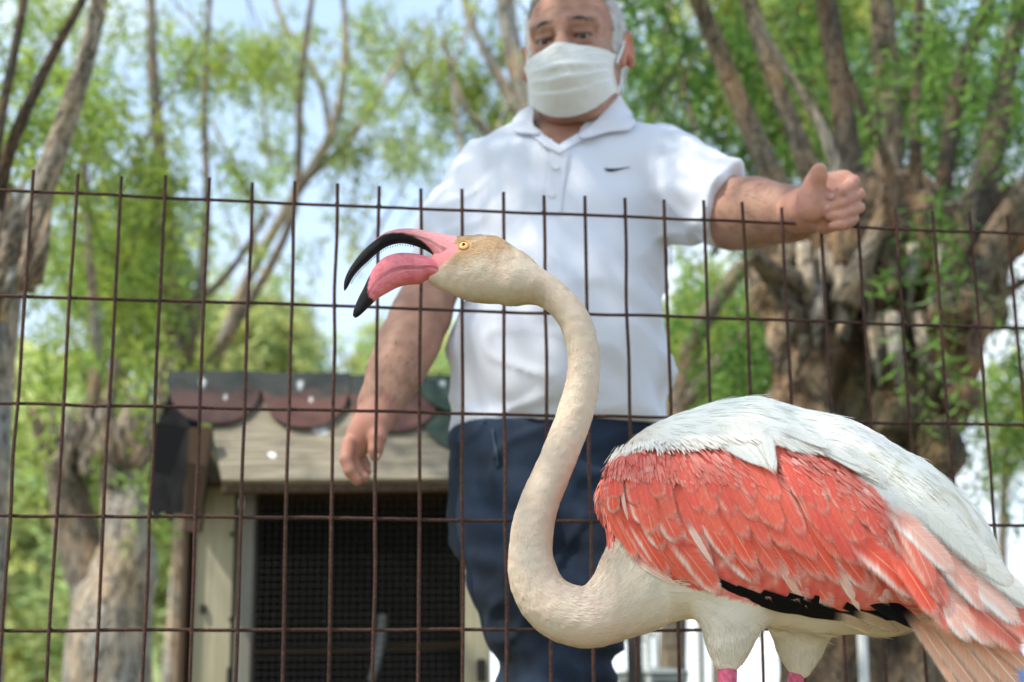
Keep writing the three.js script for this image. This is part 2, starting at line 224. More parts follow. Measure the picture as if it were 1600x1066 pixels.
// ---------------------------------------------------------------- great pollard willow on the right
{
  const base = atZ(1345, 1080, -5.0); base.y = 0;
  const t = thing('willow_tree', 'massive old pollard willow with a gnarled trunk, right of the man', 'tree', base);
  const a = atZ(1345, 1200, -5.0), k = 5.0 / FOCAL, F = new Field(V3(base.x - 0.75, -0.1, -5.6), V3(base.x + 0.75, 2.2, -4.4), 0.016);
  const S = (x, y, w, dz = 0) => [atZ(x, y, -5.0 + dz).setZ(-5.0 + dz), w / 2 * k];
  F.chain([[V3(base.x, -0.1, -5), 0.37], [V3(base.x, 0.25, -5), 0.3], S(1345, 980, 235), S(1345, 760, 245), S(1352, 620, 285), S(1362, 500, 330), S(1368, 410, 320)], 0.05);
  F.chain([S(1440, 620, 120), S(1500, 470, 112), S(1560, 360, 72), S(1640, 230, 60)], 0.12).chain([S(1300, 560, 120, 0.2), S(1240, 440, 100, 0.15), S(1200, 340, 60, 0.1)], 0.12);
  const r = rngOf(5);
  for (let i = 0; i < 46; i++) { const x = 1215 + r() * 300, y = 350 + r() * 420, s = 34 + r() * 64; F.ell(S(x, y, 1, 0.16 + 0.2 * r())[0], V3(s * k, s * k * (0.8 + 0.6 * r()), s * k * 0.8).multiplyScalar(0.55), 0.05); }
  for (let i = 0; i < 10; i++) { const x = 1225 + r() * 240, y = 380 + r() * 260, s = 18 + r() * 24; F.ell(S(x, y, 1, 0.38)[0], V3(s * k, s * k * 1.6, 0.12), 0.03, null, -1); }
  F.all((x, y, z, v) => v > 0.12 ? v : v + 0.02 * N3(x * 7, y * 2.6, z * 7) + 0.012 * N3(x * 18, y * 6, z * 18) + 0.016 * Math.abs(N3(x * 11, y * 2, z * 11)));
  const col = (p) => { const f = fbm(p.x * 3.2, p.y * 2.4, p.z * 3.2, 4), o = smooth(fbm(p.x * 4 + 9, p.y * 4, p.z * 4, 3), 0.02, 0.35) * smooth(p.y, 0.9, 1.5), q = 1 + 0.9 * f, m = smooth(N3(p.x * 2.5, p.y * 2.5, 4), 0.35, 0.8) * 0.4; const pale = smooth(fbm(p.x * 5 + 3, p.y * 3.4, p.z * 5, 4), 0.08, 0.3), dk = smooth(fbm(p.x * 4 + 31, p.y * 3, p.z * 4, 4), 0.02, 0.3); return mix3(mix3(mix3(mix3([0.75 * q, 0.66 * q, 0.56 * q], [1.15, 0.74, 0.42], 0.5 * o), [1.7, 1.5, 1.3], 0.85 * pale), [0.22, 0.19, 0.16], 0.8 * dk), [0.36, 0.5, 0.2], m); };  // pale patches are sun dapples painted into the bark colour
  part('trunk', F.mesh(col, 1), barkOld, t);
  const L = (p, m, s, o) => limb(t, 'limb', p.map(([x, y, z, w]) => [x, y, z, w * (y < 300 ? 0.82 : 1)]), m, s, o);
  L([[1300, 440, 4.85, 70], [1215, 290, 4.8, 50], [1160, 170, 4.75, 44], [1115, 60, 4.7, 40], [1075, -40, 4.6, 34]], barkOld, 1);
  L([[1320, 400, 5.1, 60], [1255, 240, 5.1, 42], [1205, 110, 5.1, 38], [1160, -30, 5.1, 32]], barkOld, 2);
  L([[1345, 400, 4.9, 70], [1325, 240, 4.9, 54], [1308, 110, 4.9, 46], [1285, -40, 4.85, 42]], barkDark, 3);
  L([[1420, 380, 4.6, 26], [1385, 250, 4.55, 20], [1330, 130, 4.5, 17], [1295, 20, 4.45, 15], [1275, -40, 4.4, 13]], barkDark, 4);
  L([[1375, 400, 5.2, 86], [1388, 250, 5.25, 66], [1384, 110, 5.3, 56], [1376, -40, 5.3, 50]], barkOld, 5);
  L([[1432, 380, 4.75, 36], [1430, 220, 4.7, 24], [1433, 90, 4.7, 20], [1440, -40, 4.65, 18]], barkDark, 6);
  L([[1460, 400, 5.0, 50], [1478, 260, 5.0, 34], [1500, 120, 5.0, 30], [1560, -40, 5.0, 26]], barkDark, 7);
  L([[1490, 420, 4.9, 70], [1545, 260, 4.9, 52], [1570, 120, 4.9, 44], [1610, -40, 4.9, 40]], barkDark, 8);
  L([[1500, 470, 4.85, 66], [1570, 350, 4.8, 46], [1660, 200, 4.7, 36]], barkOld, 9);
  L([[1470, 590, 5.1, 40], [1530, 500, 5.1, 22], [1600, 440, 5.1, 14], [1680, 420, 5.1, 10]], barkOld, 10);
  L([[1290, 470, 4.75, 52], [1245, 440, 4.65, 40], [1205, 420, 4.5, 30], [1180, 395, 4.4, 16]], barkOld, 11);
  L([[1255, 520, 4.7, 36], [1215, 450, 4.6, 28], [1175, 400, 4.5, 18]], barkOld, 12);
  L([[1330, 360, 4.7, 26], [1290, 215, 4.65, 22], [1200, 60, 4.6, 14], [1160, -20, 4.5, 10]], barkPale, 13);
  L([[1320, 480, 4.62, 46], [1345, 420, 4.6, 38], [1370, 360, 4.6, 26], [1382, 290, 4.6, 15]], barkOld, 14);
  // hanging root tufts and cut stubs on the pollard head
  for (let i = 0; i < 26; i++) { const x = 1230 + r() * 240, y = 360 + r() * 150, z = 4.62 + 0.1 * r(), w = 10 + r() * 22, l = 50 + r() * 80, d = (r() - 0.5) * 40; L([[x, y, z, w], [x + d * 0.5, y + l * 0.5, z - 0.03, w * 0.9], [x + d, y + l, z + 0.03, w * 0.4]], r() < 0.5 ? barkPale : barkOld, 20 + i, { seg: 8, around: 8 }); }
  foliage(t, 'foliage', [
    cl(1010, 70, 5.4, 120, 170, 0.5, 330), cl(1120, 270, 5.6, 110, 120, 0.4, 330), cl(1200, 60, 5.6, 130, 150, 0.6, 420), cl(1290, 150, 5.7, 120, 160, 0.5, 300), cl(1430, 110, 5.7, 130, 190, 0.7, 520),
    cl(1560, 130, 5.6, 130, 190, 0.7, 560), cl(1500, 280, 5.4, 120, 110, 0.35, 330), cl(1440, 40, 4.3, 120, 60, 0.25, 70), cl(1560, 60, 4.4, 90, 90, 0.25, 90), cl(1425, 490, 4.45, 26, 100, 0.1, 40), cl(1470, 290, 4.5, 60, 50, 0.2, 40),
    cl(1150, 520, 5.4, 90, 110, 0.35, 330), cl(1120, 640, 5.6, 90, 60, 0.3, 150), cl(1240, 590, 5.2, 70, 60, 0.2, 120), cl(1590, 560, 5.8, 80, 60, 0.3, 90), cl(1590, 690, 6.2, 60, 40, 0.3, 45), cl(1480, 720, 5.6, 40, 60, 0.3, 45), cl(1560, 420, 5.4, 60, 40, 0.3, 45),
    cl(960, -40, 5.2, 100, 80, 0.5, 200), cw(base.x, 4.0, -5.0, 1.9, 1.0, 1.9, 3400),
  ], SPRIG, leafGreen, 71);
}
// ---------------------------------------------------------------- leaning tree behind, between the man and the pollard
{
  const t = thing('willow_tree', 'slim orange brown stem curving up behind the man on his right', 'tree', atZ(1060, 1080, -6.6).setY(0));
  limb(t, 'trunk', [[1050, 1300, 6.6, 46], [1058, 700, 6.5, 40], [1066, 610, 6.5, 36], [1100, 500, 6.4, 32], [1180, 400, 6.4, 28], [1260, 330, 6.4, 20]], bark, 31);
  limb(t, 'limb', [[1064, 640, 6.5, 28], [1130, 560, 6.4, 24], [1190, 500, 6.4, 18], [1240, 420, 6.3, 12]], bark, 32);
  foliage(t, 'foliage', [cl(1090, 460, 6.8, 70, 90, 0.3, 200), cl(1160, 600, 6.8, 80, 80, 0.3, 220)], SPRIG, leafWillow, 33);
}
// ---------------------------------------------------------------- old willow at the left edge; its unseen crown overhead is placed to shade man and bird
{
  const base = atZ(-10, 1080, -3.9).setY(0);
  const t = thing('willow_tree', 'thick willow cut off by the left edge of the picture', 'tree', base);
  limb(t, 'trunk', [[-56, 1500, 4.4, 120], [-46, 1000, 4.4, 96], [-36, 760, 4.4, 94], [-28, 560, 4.4, 104], [-20, 440, 4.4, 124], [-10, 370, 4.4, 104], [4, 320, 4.4, 50]], barkPale, 41, { seg: 50, around: 26, wob: 0.16 });
  limb(t, 'limb', [[26, 450, 4.1, 60], [52, 340, 4.1, 44], [95, 210, 4.05, 36], [140, 70, 3.95, 30], [165, -60, 3.85, 26]], barkPale, 42);
  limb(t, 'limb', [[-20, 380, 3.8, 40], [10, 250, 3.75, 22], [65, 120, 3.7, 18], [140, -20, 3.7, 14]], barkDark, 43);
  limb(t, 'limb', [[-20, 300, 3.7, 24], [8, 150, 3.7, 16], [30, 40, 3.7, 14], [48, -60, 3.7, 12]], barkDark, 44);
  const r = rngOf(45);
  for (let i = 0; i < 16; i++) { const x = -10 + r() * 90, y = 330 + r() * 130, w = 12 + 26 * r(); limb(t, 'limb', [[x - 12, y + 50, 3.8, w], [x, y, 3.74, w * 0.9], [x + 16 * r(), y - 60 * r() - 20, 3.76, w * 0.35]], r() < 0.5 ? bark : barkPale, 46 + i, { seg: 8, around: 8 }); }
  const unseen_bough = (p, w, s) => part('unseen_bough', tube(p, w, 30, 10, { wob: barkWob(s, 0.1), color: barkCol(s) }), bark, t);  // out of view, carries the overhead leaves that shade man and bird
  const b0 = atZ(165, -60, -3.85);
  unseen_bough([b0, V3(-0.75, 2.75, -3.1), V3(-0.3, 3.3, -1.8), V3(0.3, 3.7, -0.4)], [0.026, 0.024, 0.018, 0.01], 61);
  unseen_bough([b0, V3(-1.1, 3.0, -3.0), V3(-1.3, 3.8, -1.6), V3(-1.3, 4.4, 0.2)], [0.026, 0.026, 0.02, 0.01], 62);
  foliage(t, 'foliage', [
    cl(30, 120, 4.6, 110, 150, 0.4, 330), cl(110, 240, 4.9, 80, 120, 0.3, 180), cl(60, 600, 4.8, 40, 90, 0.2, 50),
    unseenCover(-1.0, 4.1, -2.6, 1.5, 0.7, 1.5, 1300), unseenCover(-0.9, 4.3, -0.6, 1.6, 0.8, 1.5, 1500), unseenCover(0.7, 4.1, -1.7, 1.4, 0.7, 1.6, 420), unseenCover(-1.9, 4.4, 0.8, 1.4, 0.8, 1.3, 450),
  ], SPRIG, leafWillow, 63);
}
// ---------------------------------------------------------------- forked willow, middle left
{
  const t = thing('willow_tree', 'forked willow trunk with knobbly pollard heads, left of the hutch', 'tree', atZ(170, 1080, -6.2).setY(0)), z = 6.2;
  limb(t, 'trunk', [[168, 1300, z, 150], [170, 1100, z, 138], [172, 1010, z, 132], [178, 930, z, 124], [182, 880, z, 90], [184, 840, z, 40]], barkPale, 81, { seg: 30, around: 18 });
  limb(t, 'limb', [[168, 1040, z, 70], [158, 950, z, 84], [128, 860, z, 66], [108, 780, z, 62], [104, 720, z, 74], [112, 680, z, 60], [120, 650, z, 24]], bark, 82, { seg: 30, around: 14, wob: 0.2 });
  limb(t, 'limb', [[180, 1060, z, 84], [188, 960, z - 0.02, 96], [200, 880, z - 0.06, 84], [192, 800, z - 0.08, 64], [186, 740, z, 58], [200, 690, z, 50], [215, 620, z, 30]], barkPale, 83, { seg: 30, around: 14, wob: 0.18 });
  limb(t, 'limb', [[104, 740, z, 40], [70, 690, z, 28], [48, 640, z, 14]], bark, 84); limb(t, 'limb', [[112, 720, z, 40], [140, 650, z, 26], [150, 560, z, 18], [140, 400, z, 14], [130, 230, z, 10]], bark, 85);
  limb(t, 'limb', [[190, 740, z, 36], [232, 700, z, 30], [250, 640, z, 18], [255, 560, z, 12]], bark, 86); limb(t, 'limb', [[188, 730, z, 34], [170, 660, z, 22], [180, 560, z, 14]], bark, 87);
  const r = rngOf(88); for (let i = 0; i < 18; i++) { const q = i % 2, x = (q ? 195 : 110) + (r() - 0.5) * 70, y = 700 + r() * 60, d = (r() - 0.5) * 60; limb(t, 'limb', [[x, y, z - 0.12, 14 + 16 * r()], [x + d * 0.5, y - 30, z - 0.14, 12], [x + d, y - 60 - 60 * r(), z - 0.1, 4]], r() < 0.4 ? barkPale : bark, 90 + i, { seg: 8, around: 7 }); }
  foliage(t, 'foliage', [cl(120, 560, z + 0.2, 110, 110, 0.4, 330), cl(220, 600, z + 0.1, 70, 110, 0.35, 240), cl(230, 730, z, 50, 60, 0.25, 110), cl(90, 380, z + 0.5, 110, 120, 0.4, 240), cl(110, 120, z + 0.6, 130, 170, 0.6, 420), cl(60, 690, z + 0.3, 60, 60, 0.3, 90), cw(-1.9, 3.9, -6.4, 1.3, 0.8, 1.2, 900)], SPRIG, leafWillow, 108);
}
// ---------------------------------------------------------------- upright tree behind it
{
  const t = thing('willow_tree', 'upright reddish brown stem rising behind the forked willow', 'tree', atZ(285, 1080, -7.2).setY(0)), z = 7.2;
  limb(t, 'trunk', [[285, 1300, z, 40], [286, 900, z, 36], [284, 640, z, 32], [268, 480, z, 32], [256, 300, z, 26], [240, 130, z, 18], [235, -40, z, 14]], bark, 111, { seg: 40 });
  limb(t, 'limb', [[280, 600, z, 26], [310, 470, z, 20], [322, 330, z, 13], [320, 150, z, 10], [330, -40, z, 8]], bark, 112, { seg: 30 });
  limb(t, 'limb', [[272, 490, z, 20], [345, 440, z, 12], [420, 330, z, 8]], bark, 113);
  limb(t, 'limb', [[295, 620, z, 24], [360, 520, z, 16], [455, 340, z, 14], [470, 130, z, 12], [490, -20, z, 9]], bark, 114, { seg: 30 });
  foliage(t, 'foliage', [cl(210, 200, z - 0.6, 110, 190, 0.4, 520), cl(210, 440, z - 0.5, 90, 130, 0.35, 420), cl(280, 60, z + 0.4, 130, 110, 0.5, 360), cl(330, 560, z, 60, 60, 0.3, 60), cl(390, 60, z, 90, 80, 0.4, 200), cl(350, 240, z, 70, 70, 0.4, 60), cl(390, 640, z + 0.6, 50, 30, 0.3, 30), cw(-1.6, 4.6, -7.4, 1.6, 0.9, 1.3, 900)], SPRIG, leafWillow, 115, { size: 1.15 });
}
// ---------------------------------------------------------------- pale leaning tree with light airy foliage in the middle
{
  const t = thing('willow_tree', 'slim pale tree leaning right, with airy leaves against open sky', 'tree', atZ(300, 1080, -8.6).setY(0)), z = 8.6;
  limb(t, 'trunk', [[250, 1250, z, 26], [300, 720, z, 24], [345, 540, z, 20], [400, 410, z, 18], [470, 290, z, 18], [520, 205, z, 16], [540, 60, z, 12], [530, -60, z, 9]], barkPale, 121, { seg: 44 });
  limb(t, 'limb', [[516, 210, z, 12], [500, 130, z, 11], [440, 30, z, 9], [420, -40, z, 8]], barkPale, 122); limb(t, 'limb', [[470, 290, z, 12], [560, 200, z, 9], [640, 60, z, 7]], barkPale, 123);
  limb(t, 'limb', [[400, 410, z, 9], [385, 300, z, 7], [330, 190, z, 5]], barkPale, 124);
  foliage(t, 'foliage', [cl(470, 90, z, 150, 110, 0.6, 420), cl(560, 180, z, 90, 100, 0.5, 330), cl(430, 220, z, 70, 60, 0.4, 130), cl(610, 60, z + 0.4, 110, 100, 0.5, 330), cl(470, 400, z, 50, 40, 0.3, 26), cl(380, 330, z, 70, 60, 0.3, 50), cl(650, 250, z, 60, 50, 0.4, 70), cl(560, 330, z, 60, 40, 0.4, 26), cw(-1.0, 5.4, -8.6, 1.8, 0.9, 1.2, 900)], SPRIG, leafLime, 125, { size: 1.2 });
}
// ---------------------------------------------------------------- white barked tree just left of the man's head
{
  const t = thing('willow_tree', 'pale sunlit branches crossing just left of the masked head', 'tree', atZ(830, 1080, -7.6).setY(0)), z = 7.6;
  limb(t, 'trunk', [[900, 1300, z, 54], [890, 700, z, 50], [870, 320, z, 44], [826, 170, z, 36], [800, 70, z, 34], [785, -40, z, 30]], barkPale, 131, { seg: 40 });
  limb(t, 'limb', [[850, 260, z, 26], [780, 120, z, 18], [735, 30, z, 14], [720, -40, z, 12]], barkPale, 132); limb(t, 'limb', [[860, 290, z, 26], [730, 170, z, 12], [690, 60, z, 8]], barkPale, 133); limb(t, 'limb', [[880, 400, z, 26], [1000, 220, z, 18], [1040, 60, z, 14], [1050, -40, z, 12]], bark, 134);
  foliage(t, 'foliage', [cl(740, 70, z + 0.3, 110, 110, 0.5, 420), cl(770, 190, z + 0.3, 60, 70, 0.4, 150), cl(680, 140, z + 0.3, 70, 90, 0.4, 180), cl(1020, 150, z + 0.3, 80, 150, 0.5, 330), cl(720, 290, z + 0.3, 40, 40, 0.3, 40), cw(0.1, 4.8, -7.6, 1.8, 0.9, 1.2, 1000)], SPRIG, leafWillow, 135, { size: 1.15 });
}
// ---------------------------------------------------------------- sunlit trees farther off
function twigs(t, n, x0, x1, y0, y1, z0, z1, seed, mat) { const r = rngOf(seed); for (let i = 0; i < n; i++) { const x = lerp(x0, x1, r()), y = lerp(y0, y1, r()), z = lerp(z0, z1, r()), l = 120 + 200 * r(), a = (r() - 0.5) * 1.5, w = 3.5 + 5 * r(), b = (r() - 0.5) * 60; limb(t, 'branch', [[x, y, z, w], [x + Math.sin(a) * l * 0.5 + b * 0.4, y - Math.cos(a) * l * 0.5, z + 0.1, w * 0.7], [x + Math.sin(a) * l + b, y - Math.cos(a) * l, z + 0.1, w * 0.3]], mat, seed + i, { seg: 10, around: 7 }); } }
twigs(scene.getObjectByName('willow_tree'), 26, 1000, 1620, 120, 420, 4.7, 5.8, 701, barkDark); twigs(scene.getObjectByName('willow_tree_003'), 6, 40, 240, 200, 620, 6.2, 6.9, 741, bark); twigs(scene.getObjectByName('willow_tree_005'), 8, 360, 680, 120, 420, 8.2, 8.9, 771, bark); twigs(scene.getObjectByName('willow_tree_006'), 8, 660, 1040, 80, 300, 7.3, 8, 801, barkPale);
function farTree(label, px, py, z, rx, ry, n, mat, seed, w = 30, geo = SPRIG_FAR) {
  const t = thing('broadleaf_tree', label, 'tree', atZ(px, 1080, -z).setY(0)), k = z / FOCAL, c = atZ(px, py, -z), r = rngOf(seed), cls = [];
  limb(t, 'trunk', [[px, 1150, z, w * 1.2], [px - 4, (py + 1080) / 2, z, w], [px + 6, py, z, w * 0.6]], bark, seed, { seg: 14, around: 9 });
  for (let i = 0; i < 12; i++) { const a = r() * 6.28, q = Math.sqrt(r()); cls.push({ c: V3(c.x + Math.cos(a) * q * rx * k * 0.75, c.y + Math.sin(a) * q * ry * k * 0.75, c.z + (r() - 0.5) * rx * k), r: V3(rx * k * 0.42, ry * k * 0.36, rx * k * 0.42), n: n / 12 * 0.5 }); }
  foliage(t, 'foliage', cls, geo, mat, seed + 1, { knot: 8, spread: 0.3, size: 1.4, hue: 0.35 });
}
farTree('bright lime tree filling the gap left of the forked trunk', 55, 830, 13, 150, 230, 2600, leafPale, 201);
farTree('sunlit yellow green tree between the forked trunk and the hutch', 270, 790, 14, 110, 120, 1900, leafPale, 203);
farTree('pale sunny tree crown just above the hutch roof', 390, 545, 18, 190, 90, 3600, leafPale, 205, 20);
farTree('far sunny crown showing under the raised arm of the man', 630, 590, 19, 110, 70, 1500, leafPale, 207, 20);
farTree('shaded green tree far behind the left willows', 190, 420, 15, 150, 150, 900, leafWillow, 209);
farTree('distant thin crown low at the right edge', 1570, 640, 17, 90, 90, 240, leafWillow, 211, 16);
farTree('leafy crown showing between the pollard limbs', 1260, 60, 12, 260, 190, 1500, leafLime, 213);
farTree('green crown beneath the man’s outstretched arm', 1130, 560, 12, 110, 130, 900, leafWillow, 215);
// ---------------------------------------------------------------- hutch
{
  const z0 = 3.5, t = thing('animal_hutch', 'small wooden hutch with scalloped shingle roof and dark mesh front', 'hutch', atZ(550, 1080, -z0).setY(0));
  const grain = (a, b, seed, stains, up = false) => tex(512, 256, (u, v) => {
    const g = up ? tile(u, v, 42, 3, seed, 3) : tile(u, v, 3, 60, seed, 4), k = tile(u, v, 4, 5, seed + 3, 3); let c = mix3(a, b, clamp(0.5 + g * 0.9 + 0.3 * k, 0, 1)).map((x) => x * (1 + 0.12 * k));
    for (const [x, y, r, f] of stains ?? []) { const d = Math.hypot((u - x) * 2.6, (v - y) * (v < y ? 0.7 : 1.6)) / r + 0.5 * tile(u, v, 30, 30, 4, 2), m = 1 - smooth(d, 0.6, 1); c = mix3(c, f ? [92, 70, 44] : [236, 238, 236], m * 0.9); }
    return c; });
  const ply = std({ map: grain([160, 150, 130], [98, 90, 74], 3, [[0.36, 0.55, 0.09], [0.7, 0.62, 0.1], [0.1, 0.8, 0.04, 1], [0.88, 0.3, 0.06, 1], [0.18, 0.25, 0.04], [0.93, 0.2, 0.05, 1], [0.55, 0.3, 0.03, 1]], ) });
  const pine = std({ map: grain([182, 175, 150], [150, 143, 116], 9, null, true) }), grey = std({ map: grain([150, 148, 136], [96, 94, 86], 17, null, true) }), brown = std({ map: grain([92, 70, 48], [54, 40, 28], 23, null, true) });
  const felt = std({ color: [0.012, 0.012, 0.013], roughness: 0.97, specularIntensity: 0.2 }), dark = std({ color: [0.03, 0.028, 0.024], roughness: 0.95 });
  for (const m of [ply, pine, grey, brown]) { m.bumpMap = m.map; m.bumpScale = 0.0008; }
  const A = (x, y, dz = 0) => atZ(x, y, -(z0 + dz));
  // plate: a board with four corners (front face) and a thickness going back
  const plate = (name, q, th, mat, parent = t) => {
    const [a, b, c, d] = q, n = b.clone().sub(a).cross(d.clone().sub(a)).normalize().multiplyScalar(-th), P = [], U = [], quad = (p, w) => { for (const i of [0, 1, 2, 0, 2, 3]) { P.push(p[i].x, p[i].y, p[i].z); U.push(...w[i]); } }, uv = [[0, 0], [1, 0], [1, 1], [0, 1]];
    const B = q.map((p) => p.clone().add(n)); quad(q, uv); quad([B[1], B[0], B[3], B[2]], uv); for (let i = 0; i < 4; i++) { const j = (i + 1) % 4; quad([q[j], q[i], B[i], B[j]], [[0, 0], [1, 0], [1, 0.05], [0, 0.05]]); }
    const g = new THREE.BufferGeometry(); g.setAttribute('position', new THREE.Float32BufferAttribute(P, 3)); g.setAttribute('uv', new THREE.Float32BufferAttribute(U, 2)); g.computeVertexNormals(); return part(name, g, mat, parent);
  };
  const post = (x0, x1, y0, mat, dz, dep, name = 'post') => { const a = A(x0, y0, dz), b = A(x1, y0, dz); return part(name, box(b.x - a.x, a.y, dep, V3((a.x + b.x) / 2, a.y / 2, -(z0 + dz) - dep / 2), 0.005), mat, t); };
  // body
  post(312, 372, 676, pine, 0.135, 0.07); post(374, 400, 752, grey, 0.12, 0.05, 'door_frame'); post(722, 764, 752, pine, 0.04, 0.06); 
  const l = A(306, 700, 0.16).x, r = A(750, 700, 0.06).x, h = A(500, 752, 0.06).y;
  part('back_panel', box(r - l, h, 0.015, V3((l + r) / 2, h / 2, -(z0 + 0.72)), 0.003), dark, t);
  part('side_panel', box(0.014, h, 0.6, V3(l - 0.006, h / 2, -(z0 + 0.41)), 0.003), brown, t); part('side_panel', box(0.014, h, 0.6, V3(r + 0.006, h / 2, -(z0 + 0.41)), 0.003), brown, t);
  part('unseen_ceiling_panel', box(r - l, 0.014, 0.68, V3((l + r) / 2, h + 0.005, -(z0 + 0.4)), 0.003), brown, t); part('floor_panel', box(r - l, 0.02, 0.64, V3((l + r) / 2, 0.26, -(z0 + 0.4)), 0.003), brown, t);  // unseen ceiling, placed to keep daylight out of the dark interior
  part('perch', tube([V3(l, 0.62, -z0 - 0.45), V3(r, 0.64, -z0 - 0.45)], [0.012, 0.012], 6, 8), brown, t);
  part('feeder', tube([A(598, 960, 0.35), A(594, 1010, 0.35), A(580, 1066, 0.35)], [0.012, 0.014, 0.01], 8, 8), std({ color: [0.25, 0.27, 0.27], roughness: 0.5 }), t);
  // lintel under the eave
  const e0 = A(345, 752), e1 = A(775, 748); part('lintel', box(e1.x - e0.x, 0.028, 0.03, V3((e0.x + e1.x) / 2, e0.y - 0.012, -(z0 + 0.025)), 0.003), brown, t);
  // mesh front
  { const g = [], a = A(400, 760, 0.06), b = A(722, 760, 0.06), wire = (p, q) => { const d = q.clone().sub(p), c = new THREE.CylinderGeometry(0.0007, 0.0007, d.length(), 4, 1, true); c.applyQuaternion(new THREE.Quaternion().setFromUnitVectors(V3(0, 1, 0), d.clone().normalize())); c.translate(...p.clone().add(q).multiplyScalar(0.5).toArray()); g.push(c); };
    for (let x = a.x; x < b.x; x += 0.0165) wire(V3(x, 0.3, a.z), V3(x, a.y, a.z)); for (let y = 0.3; y < a.y; y += 0.0165) wire(V3(a.x, y, a.z + 0.0015), V3(b.x, y, a.z + 0.0015));
    tag(part('wire_mesh', mergeGeometries(g), std({ color: [0.02, 0.022, 0.022], roughness: 0.8 }), t), null, null, null, 'stuff'); }
  // front slope of the roof
  const rise = 0.25, Q = (x, y, f) => A(x, y, rise * f);
  plate('roof_board', [Q(346, 750, 0), Q(778, 747, 0), Q(772, 600, 0.9), Q(318, 600, 0.9)], 0.02, ply);
  plate('roof_slope', [V3(e0.x, e0.y + 0.3, -z0 - 0.52), V3(e1.x, e1.y + 0.3, -z0 - 0.52), V3(e1.x, 0.95, -z0 - 0.85), V3(e0.x, 0.95, -z0 - 0.85)].reverse(), 0.02, felt);
  // shingles
  const sh = (c0, c1, seed) => std({ roughness: 0.95, bumpScale: 0.003, map: tex(192, 192, (u, v) => { const n = tile(u, v, 5, 5, seed, 4), f = tile(u, v, 60, 60, seed + 5, 2), d = Math.min(Math.hypot((u - 0.3 - 0.07 * (seed % 4)) * 2.4, (v - 0.8) * (v < 0.8 ? 0.7 : 1.4)), Math.hypot((u - 0.66 + 0.05 * seed) * 2.4, v - 0.5) * 1.7) + 0.12 * f, s = 1 - smooth(d, 0.05, 0.1); let c = mix3(c0, c1, smooth(v + 0.2 * n, 0.5, 0.75)).map((x) => x * (1 + 0.3 * f)); return mix3(c, [222, 226, 226], s * 0.8); }) });
  const scallop = (x0, x1, yt, yb, lift, mat) => {       // u across, v from the lower rim up
    const n = 20, m = 10, P = [], U = [], I = [];
    for (const s of [0, 1]) for (let j = 0; j <= m; j++) for (let i = 0; i <= n; i++) {
      const u = i / n, v = j / m, w = Math.pow(Math.max(0, 1 - Math.pow(Math.abs(2 * u - 1), 2.4)), 0.55), yr = lerp(yb - 60, yb, w), y = lerp(yr, yt, v), f = clamp((750 - y) / 168, 0, 1.02), p = Q(lerp(x0, x1, u), y, f); p.z += lift + (1 - v) * 0.004 - s * 0.005; P.push(p.x, p.y, p.z); U.push(u, (yb - y) / (yb - yt));
    }
    const o = (n + 1) * (m + 1); for (let j = 0; j < m; j++) for (let i = 0; i < n; i++) { const a = j * (n + 1) + i; I.push(a, a + 1, a + n + 2, a, a + n + 2, a + n + 1, o + a, o + a + n + 2, o + a + 1, o + a, o + a + n + 1, o + a + n + 2); }
    for (let i = 0; i < n; i++) I.push(i, o + i + 1, i + 1, i, o + i, o + i + 1);
    const g = new THREE.BufferGeometry(); g.setAttribute('position', new THREE.Float32BufferAttribute(P, 3)); g.setAttribute('uv', new THREE.Float32BufferAttribute(U, 2)); g.setIndex(I); g.computeVertexNormals(); part('shingle', g, mat, t);
  };
  const rb = [74, 54, 50], gr = [48, 52, 50], gn = [50, 66, 56];
  scallop(658, 800, 590, 704, 0.012, sh(gn, gn, 5));
  scallop(264, 412, 582, 664, 0.018, sh(rb, gr, 1)); scallop(410, 548, 585, 670, 0.02, sh([92, 62, 56], gr, 2)); scallop(545, 690, 588, 676, 0.018, sh([86, 58, 52], gr, 3)); scallop(650, 790, 590, 646, 0.026, sh(gn, [52, 66, 58], 4));
  // hip at the left: sagging roofing felt and the brown bargeboard under it
  { const P = [], I = [], n = 14, m = 16; for (let j = 0; j <= m; j++) for (let i = 0; i <= n; i++) { const u = i / n, v = j / m, x = lerp(lerp(266, 238, smooth(v, 0, 0.55)), lerp(322, 304, v), u) + 9 * N3(u * 2, v * 3, 3) * v, y = lerp(lerp(592, 584, u), 806 + 12 * N3(u * 4, 1, 1), v), p = A(x, y, 0.3 - 0.24 * u * smooth(v, 0.1, 0.6) + 0.015 * N3(u * 5, v * 6, 8)); P.push(p.x, p.y, p.z); } for (let j = 0; j < m; j++) for (let i = 0; i < n; i++) { const a = j * (n + 1) + i; I.push(a, a + 1, a + n + 2, a, a + n + 2, a + n + 1); }
    const g = new THREE.BufferGeometry(); g.setAttribute('position', new THREE.Float32BufferAttribute(P, 3)); g.setIndex(I); g.computeVertexNormals(); part('roofing_felt', g, felt, t); }
  plate('bargeboard', [A(286, 830, 0.03), A(312, 830, 0.03), A(330, 668, 0.03), A(296, 668, 0.03)], 0.03, brown);
  plate('felt_flap', [A(244, 660, 0.0), A(292, 668, 0.0), A(266, 744, 0.0), A(240, 738, 0.0)], 0.006, felt);
  // hardware
  for (const [x, y, w, hh] of [[317, 952, 9, 14], [358, 1056, 8, 26], [362, 835, 5, 7], [360, 968, 5, 7]]) { const a = A(x - w / 2, y + hh / 2, 0.13), b = A(x + w / 2, y - hh / 2, 0.13); part('latch', box(b.x - a.x, b.y - a.y, 0.012, a.clone().add(b).multiplyScalar(0.5), 0.002), dark, t); }
